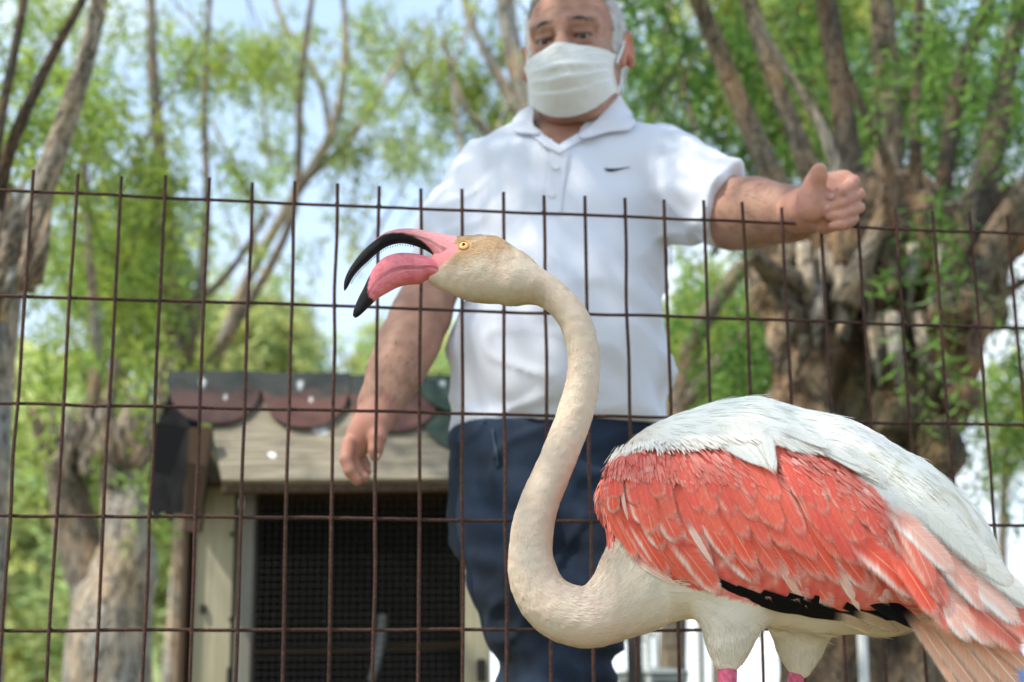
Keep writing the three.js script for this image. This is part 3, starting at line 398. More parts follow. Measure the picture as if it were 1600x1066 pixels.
  part('dropping', (() => { const g = new THREE.SphereGeometry(0.008, 10, 8); g.scale(0.9, 2.2, 0.35); const p = A(377, 786, 0.115); g.translate(p.x, p.y, p.z); return g; })(), std({ color: [0.75, 0.77, 0.77] }), t);
  { const z = A(745, 1040, 0.03), g = box(0.02, 0.05, 0.012, A(752, 1048, 0.03), 0.003); part('hinge', g, dark, t); }
}
// ---------------------------------------------------------------- things low down behind the bird
{
  const white = std({ color: [0.72, 0.74, 0.72], roughness: 0.6 }), grey = std({ color: [0.42, 0.44, 0.43], roughness: 0.7 }), dk = std({ color: [0.06, 0.055, 0.05], roughness: 0.9 });
  const pole = (px, w, z, top, mat, label, lean = 0) => { const k = z / FOCAL, b = atZ(px, 1080, -z).setY(0), a = atZ(px + lean, top, -z), t = thing('pipe_post', label, 'post', b); part('pipe', tube([b, V3((a.x + b.x) / 2, a.y / 2, -z), a], [w / 2 * k, w / 2 * k, w / 2 * k], 8, 14), mat, t); const c = new THREE.SphereGeometry(w / 2 * k * 1.08, 14, 8); c.scale(1, 0.5, 1); c.translate(a.x, a.y, a.z); part('cap', c, mat, t); };
  pole(1093, 13, 5.4, 930, grey, 'pale grey pipe post left of the nearer bird leg');
  pole(1345, 15, 4.1, 940, white, 'white pipe post standing before the pollard trunk');
  pole(1012, 9, 4.6, 940, white, 'thin white post close by the dark wooden stake');
  { const z = 4.4, b = atZ(993, 1080, -z).setY(0), a = atZ(993, 960, -z), t = thing('wooden_stake', 'dark weathered wooden stake behind the curve of the neck', 'stake', b), g = box(0.042, a.y, 0.042, V3(b.x, a.y / 2, -z), 0.006); part('stake', g, dk, t); const n = new THREE.ConeGeometry(0.028, 0.04, 4); n.rotateY(Math.PI / 4); n.translate(b.x, a.y + 0.018, -z); part('pointed_top', n, dk, t); }
  { const z = 4.7, c = atZ(1020, 1075, -z), t = thing('feed_bin', 'grey green plastic bin beside the thin white post', 'bin', V3(c.x, 0, -z)), m = std({ color: [0.3, 0.34, 0.32], roughness: 0.6 }), top = atZ(1020, 1050, -z).y;
    part('bucket', new THREE.LatheGeometry([[0, 0], [0.085, 0], [0.09, 0.01], [0.1, top - 0.03], [0.108, top - 0.03], [0.108, top - 0.012], [0.1, top - 0.012], [0.1, top - 0.05], [0.0, top - 0.05]].map((p) => new THREE.Vector2(...p)), 28).translate(c.x, 0, -z), m, t); part('lid', new THREE.LatheGeometry([[0, top + 0.012], [0.06, top + 0.01], [0.112, top], [0.112, top - 0.01], [0, top - 0.01]].map((p) => new THREE.Vector2(...p)), 28).translate(c.x, 0, -z), m, t); }
  { const z = 4.9, a = atZ(955, 990, -z), b = atZ(984, 1066, -z), t = thing('wire_cage', 'low wire cage seen between the jeans and the dark stake', 'cage', V3((a.x + b.x) / 2, 0, -z)), w = 0.34, d = 0.4, h = a.y, x0 = a.x - 0.2;
    const bar = (p, q, rr) => tube([p, p.clone().lerp(q, 0.5), q], [rr, rr, rr], 2, 6); const fr = [], ms = [];
    for (const x of [x0, x0 + w]) for (const zz of [-z, -z - d]) fr.push([V3(x, 0, zz), V3(x, h, zz)]); for (const zz of [-z, -z - d]) fr.push([V3(x0, h, zz), V3(x0 + w, h, zz)]); for (const x of [x0, x0 + w]) fr.push([V3(x, h, -z), V3(x, h, -z - d)]);
    for (const [p, q] of fr) part('frame_bar', bar(p, q, 0.009), white, t); for (let x = x0 + 0.025; x < x0 + w; x += 0.025) ms.push(bar(V3(x, 0.05, -z), V3(x, h, -z), 0.001)); for (let y = 0.05; y < h; y += 0.025) ms.push(bar(V3(x0, y, -z), V3(x0 + w, y, -z), 0.001));
    tag(part('wire_mesh', mergeGeometries(ms), grey, t), null, null, null, 'stuff'); part('panel', box(w * 0.96, 0.05, d * 0.9, V3(x0 + w / 2, 0.5, -z - d / 2), 0.004), std({ color: [0.2, 0.27, 0.22] }), t); }
  { const z = 6.0, b = atZ(1510, 1080, -z).setY(0), top = atZ(1500, 1012, -z).y, t = thing('water_barrel', 'bright blue plastic barrel beneath the tail feathers', 'barrel', b), m = std({ color: [0.1, 0.22, 0.62], roughness: 0.4 }), p = [[0, 0], [0.2, 0], [0.215, 0.03]]; for (let i = 1; i < 12; i++) p.push([0.225 + 0.012 * Math.sin(i / 12 * Math.PI) + (i % 4 === 0 ? 0.01 : 0), top * i / 12]); p.push([0.215, top - 0.02], [0.2, top], [0, top]);
    part('drum', new THREE.LatheGeometry(p.map((q) => new THREE.Vector2(...q)), 36).translate(b.x, 0, -z), m, t); part('bung', new THREE.CylinderGeometry(0.025, 0.025, 0.02, 16).translate(b.x + 0.08, top + 0.008, -z), white, t); }
}
// ---------------------------------------------------------------- welded wire fence
const FENCE = { yaw: 0.1596, d: 2.1347, s: 0.0603, x0: -0.6743, top: HEIGHT + 0.6951, row: 0.15 };
const fenceAt = (t, y, off = 0) => V3(t * Math.cos(FENCE.yaw) + off * Math.sin(FENCE.yaw), y, -FENCE.d - t * Math.sin(FENCE.yaw) + off * Math.cos(FENCE.yaw));
{
  const t = thing('wire_fence', 'rusty brown welded wire fence with upright wire ends along its top', 'fence', V3(0, 0, -FENCE.d));
  const rust = std({ map: tex(64, 512, (u, v) => { const n = tile(u, v, 6, 40, 2, 3), b = tile(u, v, 12, 160, 7, 2); return mix3([58, 40, 36], [132, 76, 46], clamp(0.28 + 1.2 * n + 0.5 * b, 0, 1)).map((c) => c * (0.8 + 0.5 * b)); }), roughness: 0.8, metalness: 0.15 });
  rust.bumpMap = tex(32, 256, (u, v) => 128 + 90 * Math.sin(v * 6.283 * 24 + 1.5 * Math.sin(u * 6.283)) + 60 * tile(u, v, 5, 30, 3, 2), false); rust.bumpScale = 0.00025;
  for (const m of [rust.map, rust.bumpMap]) m.repeat.set(60, 6);
  const r = rngOf(301), i0 = -9, i1 = 34;
  for (let i = i0; i <= i1; i++) {
    const x = FENCE.x0 + i * FENCE.s, pts = [], top = FENCE.top + 0.029 + 0.006 * (r() - 0.5) + (i === 0 ? 0.004 : 0) - (i === 18 ? 0.004 : 0), ph = r() * 9, n = 15;
    for (let k = 0; k <= n; k++) { const y = lerp(0.02, top, k / n); pts.push(fenceAt(x + 0.0011 * N3(ph, y * 5, 1) + 0.0007 * N3(ph, y * 16, 5), y, 0.0016 * N3(ph, y * 3.5, 9))); }
    part('upright_wire', tube(pts, [0.0025, 0.0025], 54, 8), rust, t);
  }
  for (let j = 0; j < 8; j++) { const y = FENCE.top - FENCE.row * j, pts = [], a = FENCE.x0 + (i0 - 0.4) * FENCE.s, b = FENCE.x0 + (i1 + 0.4) * FENCE.s, n = 44; for (let k = 0; k <= n; k++) { const x = lerp(a, b, k / n); pts.push(fenceAt(x, y + 0.0009 * N3(x * 9, j * 3, 2) + 0.0012 * N3(x * 2, j * 3, 4), -0.0046 + 0.0008 * N3(x * 6, j, 6))); } part('cross_wire', tube(pts, [0.0024, 0.0024], 170, 8), rust, t); }
  { const g = []; for (let i = i0; i <= i1; i++) for (let j = 0; j < 8; j++) { const c = new THREE.SphereGeometry(1, 7, 5); c.scale(0.0034 + 0.001 * r(), 0.003 + 0.001 * r(), 0.003); const p = fenceAt(FENCE.x0 + i * FENCE.s, FENCE.top - FENCE.row * j, -0.0024); c.translate(p.x, p.y, p.z); g.push(c); } tag(part('weld', mergeGeometries(g), rust, t), null, null, null, 'stuff'); }
  for (const i of [-8, 33]) { const p = fenceAt(FENCE.x0 + i * FENCE.s, 0, -0.03); part('fence_post', tube([p, p.clone().setY(0.6), p.clone().setY(FENCE.top + 0.05)], [0.02, 0.02, 0.02], 4, 12), rust, t); }
}
// ---------------------------------------------------------------- flamingo
{
  const D = 1.65, t = thing('flamingo', 'white and coral flamingo with open bill, standing in front of the fence', 'flamingo', atZ(1190, 1080, -D).setY(0));
  const dep = (p) => -p.clone().sub(eye).applyQuaternion(rot.clone().invert()).z, B = (x, y, dz = 0) => atZ(x, y, -(D - dz)), kk = (p) => dep(p) / FOCAL;
  const S = (x, y, r, dz = 0) => { const p = B(x, y, dz); return [p, r * kk(p)]; };
  const F = new Field(B(640, 340).setZ(-D - 0.16).setY(B(800, 1060).y - 0.03), B(1660, 330).setZ(-D + 0.16).setX(B(1640, 900).x), 0.0032);
  const neck = [[800, 440, 37], [825, 444, 32], [843, 450, 27.5], [862, 461, 25], [880, 477, 24], [896, 498, 24.5], [907, 526, 25], [912, 560, 25], [910, 600, 26], [899, 645, 28], [882, 692, 28], [860, 745, 29], [843, 785, 30.5], [833, 822, 32.5], [829, 862, 34], [833, 898, 38.5], [850, 934, 42], [880, 957, 45.5], [922, 964, 48], [968, 944, 53], [1010, 905, 66], [1050, 862, 92]].map((a) => S(...a));
  const neckFine = []; { const c = new THREE.CatmullRomCurve3(neck.map(([p]) => p), false, 'centripetal'), rr = new THREE.CatmullRomCurve3(neck.map(([p, q], i) => V3(i, q * 100, 0)), false, 'catmullrom', 0.5); for (let i = 0; i <= 130; i++) { const u = i / 130; neckFine.push([c.getPoint(u), rr.getPoint(u).y / 100]); } }
  const head = [[690, 426, 24], [714, 415, 42], [735, 418, 49], [760, 421, 52], [796, 431, 44]].map((a) => S(...a));
  const body = [[1075, 786, 133], [1160, 797, 174], [1285, 817, 164], [1395, 838, 124], [1470, 868, 84], [1540, 925, 46]].map((a) => S(...a));
  F.chain(body, 0.02, 0.74); F.chain(neckFine, 0);
  // soft join of neck and chest
  F.cone(neck[20][0], B(1120, 840), neck[20][1], 120 * kk(B(1120, 840)), 0.03, 0.8);
  for (const sg of [1, -1]) F.chain([[991, 774, 54], [1080, 800, 96], [1200, 830, 112], [1320, 862, 92], [1420, 892, 60], [1500, 945, 36]].map(([x, y, r]) => { const p = B(x, y); p.z += sg * 0.052; return [p, r * kk(p)]; }), 0.018, 0.48);
  for (const [p, dz] of [[[[1140, 905, 72], [1143, 960, 44], [1139, 1005, 27], [1137, 1034, 18]], 0.03], [[[1245, 905, 70], [1252, 965, 46], [1250, 1012, 28], [1250, 1046, 15]], -0.035]]) F.chain(p.map(([x, y, r]) => { const q = B(x, y, dz); return [q, r * kk(q)]; }), 0.02, 0.85);
  F.chain([S(1290, 940, 44), S(1380, 965, 24), S(1440, 975, 10)], 0.02, 0.9);
  F.chain(head, 0.008, 0.62);
  F.all((x, y, z, v) => v > 0.02 ? v : v + 0.0005 * N3(x * 60, y * 60, z * 60) + 0.0004 * N3(x * 170, y * 170, z * 170));
  const inv = rot.clone().invert(), pix = (p) => { const q = p.clone().sub(eye).applyQuaternion(inv); return [800 - q.x / q.z * FOCAL, 533 + q.y / q.z * FOCAL]; };
  const pixN = (p) => pix(V3(p.x, p.y, -D + Math.abs(p.z + D)));
  const line = (a, s) => { const f = clamp(s, 0, 1) * (a.length - 1), i = Math.min(a.length - 2, Math.floor(f)); return [lerp(a[i][0], a[i + 1][0], f - i), lerp(a[i][1], a[i + 1][1], f - i)]; };
  const TOP = [[940, 722], [1000, 707], [1075, 699], [1150, 696], [1215, 698], [1290, 713], [1345, 745], [1395, 795], [1440, 850]], BOT = [[926, 775], [952, 832], [1005, 885], [1080, 918], [1150, 936], [1220, 952], [1290, 962], [1370, 957], [1440, 952]];
  const yAt = (a, x) => { for (let i = 0; i + 1 < a.length; i++) if (x <= a[i + 1][0]) return lerp(a[i][1], a[i + 1][1], clamp((x - a[i][0]) / (a[i + 1][0] - a[i][0]), 0, 1)); return a[a.length - 1][1]; };
  const inWing = (x, y) => x > 918 && x < 1440 && y > yAt(TOP, x) - 2 && y < yAt(BOT, x) + 2;
  const cream = [0.755, 0.65, 0.515], white = [0.92, 0.89, 0.8], beige = [0.5, 0.31, 0.15], pinkSkin = rgb(234, 150, 154), coral = [0.66, 0.1, 0.065];
  const toneAt = (p) => {
    const q = [p.x, p.y, p.z], bx = (p.x - B(800, 700).x), n = fbm(p.x * 26, p.y * 26, p.z * 26, 3), [x, y] = pix(V3(p.x, p.y, -D));
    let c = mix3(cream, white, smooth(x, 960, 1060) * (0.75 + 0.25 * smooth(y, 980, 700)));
    c = mix3(c, [0.78, 0.57, 0.45], clamp(0.22 + 0.5 * n, 0, 0.4) * (1 - smooth(x, 920, 1010)));
    if (x < 850 && y < 480) { const h = smooth(y, 440, 385) * smooth(x, 850, 760); c = mix3(c, beige, clamp(0.85 * h + 0.45 * n + 0.1 * N3(p.x * 90, p.y * 90, 1), 0, 0.85)); c = mix3(c, [0.5, 0.44, 0.29], 0.6 * smooth(y, 440, 472) * smooth(x, 680, 740)); }
    if (x > 1150 && y < 900) { const g = lerp(0.3, 1.1, smooth(x, 1150, 1500)), al = p.x * Math.cos(g) - p.y * Math.sin(g), ac = p.x * Math.sin(g) + p.y * Math.cos(g), k = N3(al * 7, ac * 60, 7) + 0.6 * N3(al * 14, ac * 150, 3); c = mix3(c, [0.6, 0.5, 0.3], clamp(0.7 * k - 0.2, 0, 0.55) * smooth(x, 1200, 1400)); c = mix3(c, [0.93, 0.86, 0.83], 0.5 * smooth(N3(p.x * 6, p.y * 9, 2), 0.1, 0.6)); }
    if (y > 930 && x > 1040) c = mix3(c, [0.62, 0.53, 0.38], 0.35 + 0.5 * smooth(x, 1260, 1380));  // belly shade painted into the colour, buff feathers towards the vent
    return c;
  };
  const coralAt = (p) => { const f = fbm(p.x * 34, p.y * 30, p.z * 34, 3), k = N3(p.x * 120, p.y * 60, 5); return mix3(mix3([0.75, 0.125, 0.09], [0.86, 0.3, 0.23], clamp(0.4 + 0.8 * f + 0.25 * k, 0, 1)), [0.86, 0.45, 0.38], smooth(k + f, 0.55, 1.0) * 0.7); };
  const edgeX = (y) => y < 388 ? lerp(706, 703, (y - 365) / 23) : y < 402 ? 716 : y < 412 ? lerp(714, 704, (y - 402) / 10) : lerp(704, 668, (y - 412) / 26);
  const down = tex(512, 512, (u, v) => 128 + 80 * tile(u, v, 60, 60, 3, 3) + 60 * tile(u, v, 22, 34, 6, 3), false); down.repeat.set(9, 9);
  const bodyMat = std({ vertexColors: true, roughness: 0.95, sheen: 0.2, specularIntensity: 0.15, bumpMap: down, bumpScale: 0.0006 });
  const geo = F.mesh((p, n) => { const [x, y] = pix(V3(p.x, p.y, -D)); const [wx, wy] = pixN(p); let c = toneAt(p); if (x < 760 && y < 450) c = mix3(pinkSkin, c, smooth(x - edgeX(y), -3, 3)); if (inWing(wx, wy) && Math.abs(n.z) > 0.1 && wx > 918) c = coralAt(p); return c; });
  const bodyGeo = geo.clone(); part('body', geo, bodyMat, t);

  // ---- small body feathers, laid along the bird
  const sites = [], site = (p, d, L, W, cov) => sites.push({ p, d: d.clone().normalize(), L, W, cov });
  neckFine.forEach(([p], i) => { if (i % 3) return; const a = neckFine[Math.max(0, i - 2)][0], b = neckFine[Math.min(130, i + 2)][0], g = smooth(i / 130 * 21, 12, 21); site(p, b.clone().sub(a), lerp(0.0032, 0.007, g), lerp(0.0006, 0.001, g), 1.0); });
  head.forEach(([p]) => site(p, V3(1, -0.12, 0), 0.0032, 0.0006, 1.3));
  for (const [x, y, d] of [[1000, 690, V3(0.55, -0.75, 0)], [1060, 650, V3(0.8, -0.5, 0)], [1150, 640, V3(1, -0.3, 0)], [1250, 660, V3(1, -0.32, 0)], [1330, 700, V3(1, -0.5, 0)], [1420, 770, V3(1, -0.75, 0)], [1490, 830, V3(1, -1, 0)], [1540, 920, V3(1, -0.9, 0)], [1100, 940, V3(1, -0.25, 0)], [1200, 960, V3(1, -0.1, 0)], [1320, 960, V3(1, 0.05, 0)], [1400, 965, V3(1, 0, 0)]]) for (const dz of [-0.06, 0, 0.06]) site(B(x, y).add(V3(0, 0, dz)), d, 0.016, 0.0013, 0.3);
  for (const [x, y, dz] of [[1140, 985, 0.03], [1137, 1030, 0.03], [1250, 995, -0.03], [1250, 1040, -0.03]]) site(B(x, y, dz), V3(0.05, -1, 0), 0.006, 0.001, 1.2);
  const blade = (() => { const g = new THREE.BufferGeometry(); const P = [], N = [], I = []; for (const [y, w, z] of [[0, 0.3, 0], [0.35, 0.5, 0.035], [0.75, 0.4, 0.05], [1, 0.06, 0.05]]) for (const s of [-1, 1]) { P.push(s * w, y, z * 0.5); N.push(0, 0, 1); } for (let i = 0; i < 3; i++) I.push(i * 2, i * 2 + 1, i * 2 + 3, i * 2, i * 2 + 3, i * 2 + 2); g.setAttribute('position', new THREE.Float32BufferAttribute(P, 3)); g.setAttribute('normal', new THREE.Float32BufferAttribute(N, 3)); g.setIndex(I); return g; })();
  {
    const r = rngOf(401), pos = bodyGeo.attributes.position, ix = bodyGeo.index.array, a = V3(), b = V3(), c = V3(), M = [], C = [], m = new THREE.Matrix4(), down = [], downC = [];
    for (let i = 0; i < ix.length; i += 3) {
      a.fromBufferAttribute(pos, ix[i]); b.fromBufferAttribute(pos, ix[i + 1]); c.fromBufferAttribute(pos, ix[i + 2]);
      const area = b.clone().sub(a).cross(c.clone().sub(a)).length() / 2; let best = [], s;
      for (s of sites) { const d = s.p.distanceToSquared(a); if (best.length < 2) best.push([d, s]); else if (d < best[0][0]) best = [[d, s], best[0]]; else if (d < best[1][0]) best[1] = [d, s]; }
      if (best[0][0] > best[1][0]) best.reverse(); s = best[0][1];
      let want = area * s.cov / (s.L * s.W), k = Math.floor(want) + (r() < want % 1 ? 1 : 0);
      while (k-- > 0) {
        let u = r(), v = r(); if (u + v > 1) { u = 1 - u; v = 1 - v; } const p = a.clone().addScaledVector(b.clone().sub(a), u).addScaledVector(c.clone().sub(a), v), n = F.grad(p), [x, y] = pix(V3(p.x, p.y, -D));
        const [wx, wy] = pixN(p), red = inWing(wx, wy + 2) && Math.abs(n.z) > 0.1; if (red && ((wy - yAt(TOP, wx)) / (yAt(BOT, wx) - yAt(TOP, wx)) > 0.55 && wx > 960)) continue; if (x < 780 && y < 460 && x < edgeX(y) + 2) continue; if (Math.hypot(x - 725, y - 391) < 11) continue; if (p.z > -D && wx > 1105 && wx < 1448 && wy < yAt(BOT, wx) + 26 && wy > yAt(BOT, wx) - 6) continue; if (y > 1034 && x < 1180 || y > 1044 || wx > 1436 && wy > 872 + (wx - 1436) * 0.75) continue;
        const w0 = 1 / (best[0][0] + 1e-5), w1 = 1 / (best[1][0] + 1e-5), f = best[0][1].d.clone().multiplyScalar(w0).addScaledVector(best[1][1].d, w1); f.addScaledVector(n, -f.dot(n)); if (red) { f.set(0.1 + 0.75 * smooth(x, 950, 1250), -1, 0); f.addScaledVector(n, -f.dot(n)); } if (f.lengthSq() < 1e-6) continue; f.normalize();
        f.addScaledVector(n.clone().cross(f), (r() - 0.5) * 0.36).addScaledVector(n, r() < 0.03 && x < 1060 ? 0.08 + 0.15 * r() : 0.002 + 0.012 * r()).normalize(); const X = f.clone().cross(n).normalize(), Z = X.clone().cross(f).normalize(), L = (red ? 0.0105 : s.L) * (0.7 + 0.7 * r()), W = (red ? 0.0021 : s.W) * (0.7 + 0.6 * r());
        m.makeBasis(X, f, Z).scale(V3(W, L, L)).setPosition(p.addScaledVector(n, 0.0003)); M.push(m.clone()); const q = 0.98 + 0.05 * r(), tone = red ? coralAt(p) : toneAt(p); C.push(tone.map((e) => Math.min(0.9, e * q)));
      }
    }
    const im = new THREE.InstancedMesh(blade, std({ roughness: 0.9, specularIntensity: 0.25, sheen: 0.2 }), M.length), col = new THREE.Color(), iv = t.matrixWorld.clone(); t.updateMatrixWorld(); iv.copy(t.matrixWorld).invert();
    M.forEach((e, i) => { im.setMatrixAt(i, e.premultiply(iv)); im.setColorAt(i, col.setRGB(...C[i])); }); im.name = 'plumage'; shade(im); t.add(im); tag(im, null, null, null, 'stuff'); console.log('plumage', M.length);
  }

  // ---- wing feathers
  const wing = new THREE.Group(); wing.name = 'wing'; t.add(wing); tag(wing, 'folded coral wing with pale feather edges');
  const featherTex = (seed, root, mid, edge, tip, shaft, wt, sh = 0.5) => tex(96, 256, (u, v) => {
    const e = Math.abs(u - 0.5) * 2, sd = u > 0.5 ? 1 : -1, q = v * 1.0 - e * 0.16, barb = N3b(q * 5 + seed, sd * 3, seed) * 0.6 + N3b(q * 13, sd * 3 + seed, 1) * 0.3, ob = N3b(q * 70, e * 1.2 + sd * 9, seed) * 0.6 + N3b(q * 28, sd * 4, seed + 3) * 0.4;
    let c = mix3(root, mid, smooth(v + 0.14 * barb, 0.0, 0.4)); c = mix3(c, edge, smooth(e + 0.22 * barb + (u > 0.5 ? wt : -wt), 0.38, 0.92)); c = mix3(c, tip, 0.85 * smooth(v + 0.05 * barb + 0.1 * (e - 0.5), 0.74, 0.97)); c = c.map((x) => x * (1 + 0.07 * ob)); return mix3(c, shaft, (1 - smooth(e, 0.015, 0.08)) * sh * smooth(v, 0.1, 0.4)); }, true, THREE.ClampToEdgeWrapping);
  const vane = [1, 2, 3].map((sd) => { const t2 = tex(96, 256, (u, v) => { const e = Math.abs(u - 0.5) * 2, s2 = u > 0.5 ? 1 : -1, q = v - e * 0.16, b = N3b(q * 110, s2 * 5 + sd, sd) * 0.55 + N3b(q * 21, s2 * 4, sd + 3) * 0.5; return 255 * (1 - smooth(e + 0.08 * b, 0.6, 1.0)) * (1 - smooth(v + 0.03 * b + 0.06 * e, 0.84, 1.0)) * smooth(v, 0.0, 0.36); }, false, THREE.ClampToEdgeWrapping); return t2; });
  let vi0 = 0; const fm = (m) => std({ map: m, roughness: 0.7, specularIntensity: 0.25, sheen: 0.15, transparent: true, alphaMap: vane[vi0++ % 3] }), red = [239, 112, 92], deep = [232, 98, 86], org = [242, 132, 104], pal = [248, 214, 200], wht = [248, 243, 236], salm = [244, 160, 138], peach = [232, 184, 150];
  const VAR = {
    lesser: [1, 2, 3, 4].map((s) => fm(featherTex(s, [214, 96, 84], mix3(deep, [230, 104, 98], s / 4), mix3(deep, salm, 0.1 + 0.06 * s), mix3(deep, salm, 0.5), [220, 110, 98], 0, 0.25))),
    median: [5, 6, 7, 8, 9].map((s) => fm(featherTex(s, [216, 96, 82], mix3(red, deep, (s - 5) / 4), s % 2 ? mix3(red, salm, 0.25) : [242, 170, 150], mix3(salm, pal, 0.35), [234, 150, 130], 0.1 * (s % 3 - 1), 0.4))),
    greater: [11, 12, 13, 14, 15].map((s) => fm(featherTex(s, [216, 90, 76], mix3(red, [232, 92, 70], (s - 11) / 4), s % 2 ? [248, 220, 208] : mix3(red, salm, 0.35), s % 2 ? wht : pal, [244, 190, 168], 0.14, 0.6))),
    pale: [21, 22, 23].map((s) => fm(featherTex(s, [228, 140, 124], mix3(salm, pal, 0.35 + 0.2 * (s - 21)), wht, mix3(pal, wht, 0.5), [248, 226, 210], 0.15))), salmon: [24, 25].map((s) => fm(featherTex(s, [236, 196, 182], [226, 124, 106], mix3(salm, pal, 0.5), [232, 150, 134], [248, 210, 196], 0.1))),
    white: [31, 32, 33].map((s) => fm(featherTex(s, [226, 226, 218], [227, 225, 216], [230, 226, 218], s === 33 ? [234, 206, 194] : [226, 218, 206], [206, 196, 176], 0, 0.4))), peach: [33, 34].map((s) => fm(featherTex(s, peach, [230, 172, 140], [222, 188, 162], [206, 180, 152], [246, 228, 204], 0.1, 0.9))),
    buff: [36].map((s) => fm(featherTex(s, [150, 126, 92], [168, 140, 102], [186, 160, 124], [200, 172, 138], [170, 140, 100], 0))), black: [41].map(() => std({ map: featherTex(41, [12, 12, 14], [12, 12, 13], [18, 18, 21], [16, 16, 18], [40, 36, 32], 0), roughness: 0.75, specularIntensity: 0.3 })),
  };
  const featherGeo = (profile, bow) => { const nu = 4, nv = 14, P = [], U = [], I = []; for (let j = 0; j <= nv; j++) for (let i = 0; i <= nu; i++) { const v = j / nv, u = i / nu, e = u * 2 - 1, w = profile(v), y = v - 0.05 * e * e * smooth(v, 0.6, 1); P.push(e * w * 0.5 + bow * v * v, y, 4 * v * (1 - v) * 1 - 0.3 * e * e * w); U.push(u, v); } for (let j = 0; j < nv; j++) for (let i = 0; i < nu; i++) { const a = j * (nu + 1) + i; I.push(a, a + 1, a + nu + 2, a, a + nu + 2, a + nu + 1); } const g = new THREE.BufferGeometry(); g.setAttribute('position', new THREE.Float32BufferAttribute(P, 3)); g.setAttribute('uv', new THREE.Float32BufferAttribute(U, 2)); g.setIndex(I); g.computeVertexNormals(); return g; };
  const round = (v) => Math.sqrt(Math.max(0, 1 - Math.pow(Math.max(0, (v - 0.55) / 0.45), 2.4))) * smooth(v, -0.5, 0.35), point = (v) => Math.pow(Math.max(0, 1 - Math.pow(v, 2.6)), 0.75) * smooth(v, -0.4, 0.4) + 0.015;
  const GEO = { round: [featherGeo(round, 0.08), featherGeo(round, -0.1), featherGeo(round, 0.2)], point: [featherGeo(point, 0.15), featherGeo(point, -0.05)] };
  const r = rngOf(409), from = (x, y) => { const d = ray(x, y), p = F.hit(eye, d, 1.3, 1.85, 0.004); if (!p) return null; return [p, F.grad(p, 0.006)]; };
  const rearZ = (x) => D - lerp(0.094, 0.066, clamp((x - 1340) / 280, 0, 1));
  function feather(x0, y0, x1, y1, w, kind, o0, o1, shape = 'round', free = false, vi = -1, name = 'feather') {
    let a, b, n, bulge = 0;
    if (!free) { const h0 = from(x0, y0), h1 = from(x1, y1), hm = from((x0 + x1) / 2, (y0 + y1) / 2); if (!h0 && !h1 || (!h0 || !h1) && x0 < 1000) return; const A = h0 ?? h1, Bq = h1 ?? h0; a = A[0].clone().addScaledVector(A[1], o0); if (h1) b = h1[0].clone().addScaledVector(h1[1], o1); else { b = atZ(x1, y1, A[0].z).addScaledVector(A[1], o1 - 0.01); } if (!h0) a = atZ(x0, y0, Bq[0].z).addScaledVector(Bq[1], o0 - 0.01); n = A[1].clone().add(Bq[1]).normalize(); if (hm) bulge = hm[0].clone().addScaledVector(hm[1], (o0 + o1) / 2).sub(a.clone().add(b).multiplyScalar(0.5)).dot(n); }
    else { a = atZ(x0, y0, -(rearZ(x0) - o0)); b = atZ(x1, y1, -(rearZ(x1) - o1)); n = V3(0.12, 0.18, 1).normalize(); bulge = 0.004; }
    const Y = b.clone().sub(a), L = Y.length(); Y.normalize(); const X = Y.clone().cross(n).normalize(), Z = X.clone().cross(Y).normalize(), W = w * kk(a);
    const gs = GEO[shape], m = shade(new THREE.Mesh(gs[Math.floor(r() * gs.length)], VAR[kind][vi >= 0 ? vi : Math.floor(r() * VAR[kind].length)])); m.name = name;
    const M = new THREE.Matrix4().makeBasis(X, Y, Z).scale(V3(W, L, clamp(bulge + 0.0008, 0.0008, 0.0045))).setPosition(a); wing.updateWorldMatrix(true, false); M.premultiply(wing.matrixWorld.clone().invert()); M.decompose(m.position, m.quaternion, m.scale); wing.add(m);
  }
  // black flight feathers peeping out below
  for (const [x0, y0, x1, y1, w] of [[1120, 906, 1215, 948, 20], [1150, 918, 1255, 959, 24], [1190, 925, 1300, 967, 26], [1230, 930, 1345, 969, 28], [1270, 935, 1385, 968, 30], [1230, 944, 1345, 968, 24], [1275, 948, 1405, 964, 26], [1320, 945, 1425, 962, 26], [1350, 930, 1444, 990, 26], [1370, 935, 1447, 982, 22]]) feather(x0, y0, x1, y1, w, 'black', x1 > 1428 ? -0.03 : 0.0015, x1 > 1428 ? -0.024 : 0.003, 'point', x1 > 1428);
  // scapular and rear feathers under the coverts: buff vent, peach tail, long tertials
  for (const [x0, y0, x1, y1, w] of [[1330, 958, 1396, 984, 20], [1350, 966, 1408, 990, 18], [1300, 962, 1370, 986, 22], [1370, 968, 1406, 992, 12]]) feather(x0, y0, x1, y1, w, 'buff', -0.03, -0.028, 'round', true);
  for (const [x0, y0, x1, y1, w] of [[1440, 930, 1590, 1112, 54], [1425, 945, 1552, 1118, 44], [1450, 925, 1612, 1082, 54], [1415, 950, 1512, 1086, 34], [1470, 930, 1625, 1055, 40]]) feather(x0, y0, x1, y1, w, 'peach', -0.02, -0.012 - 0.00004 * (1600 - x1), 'round', true);
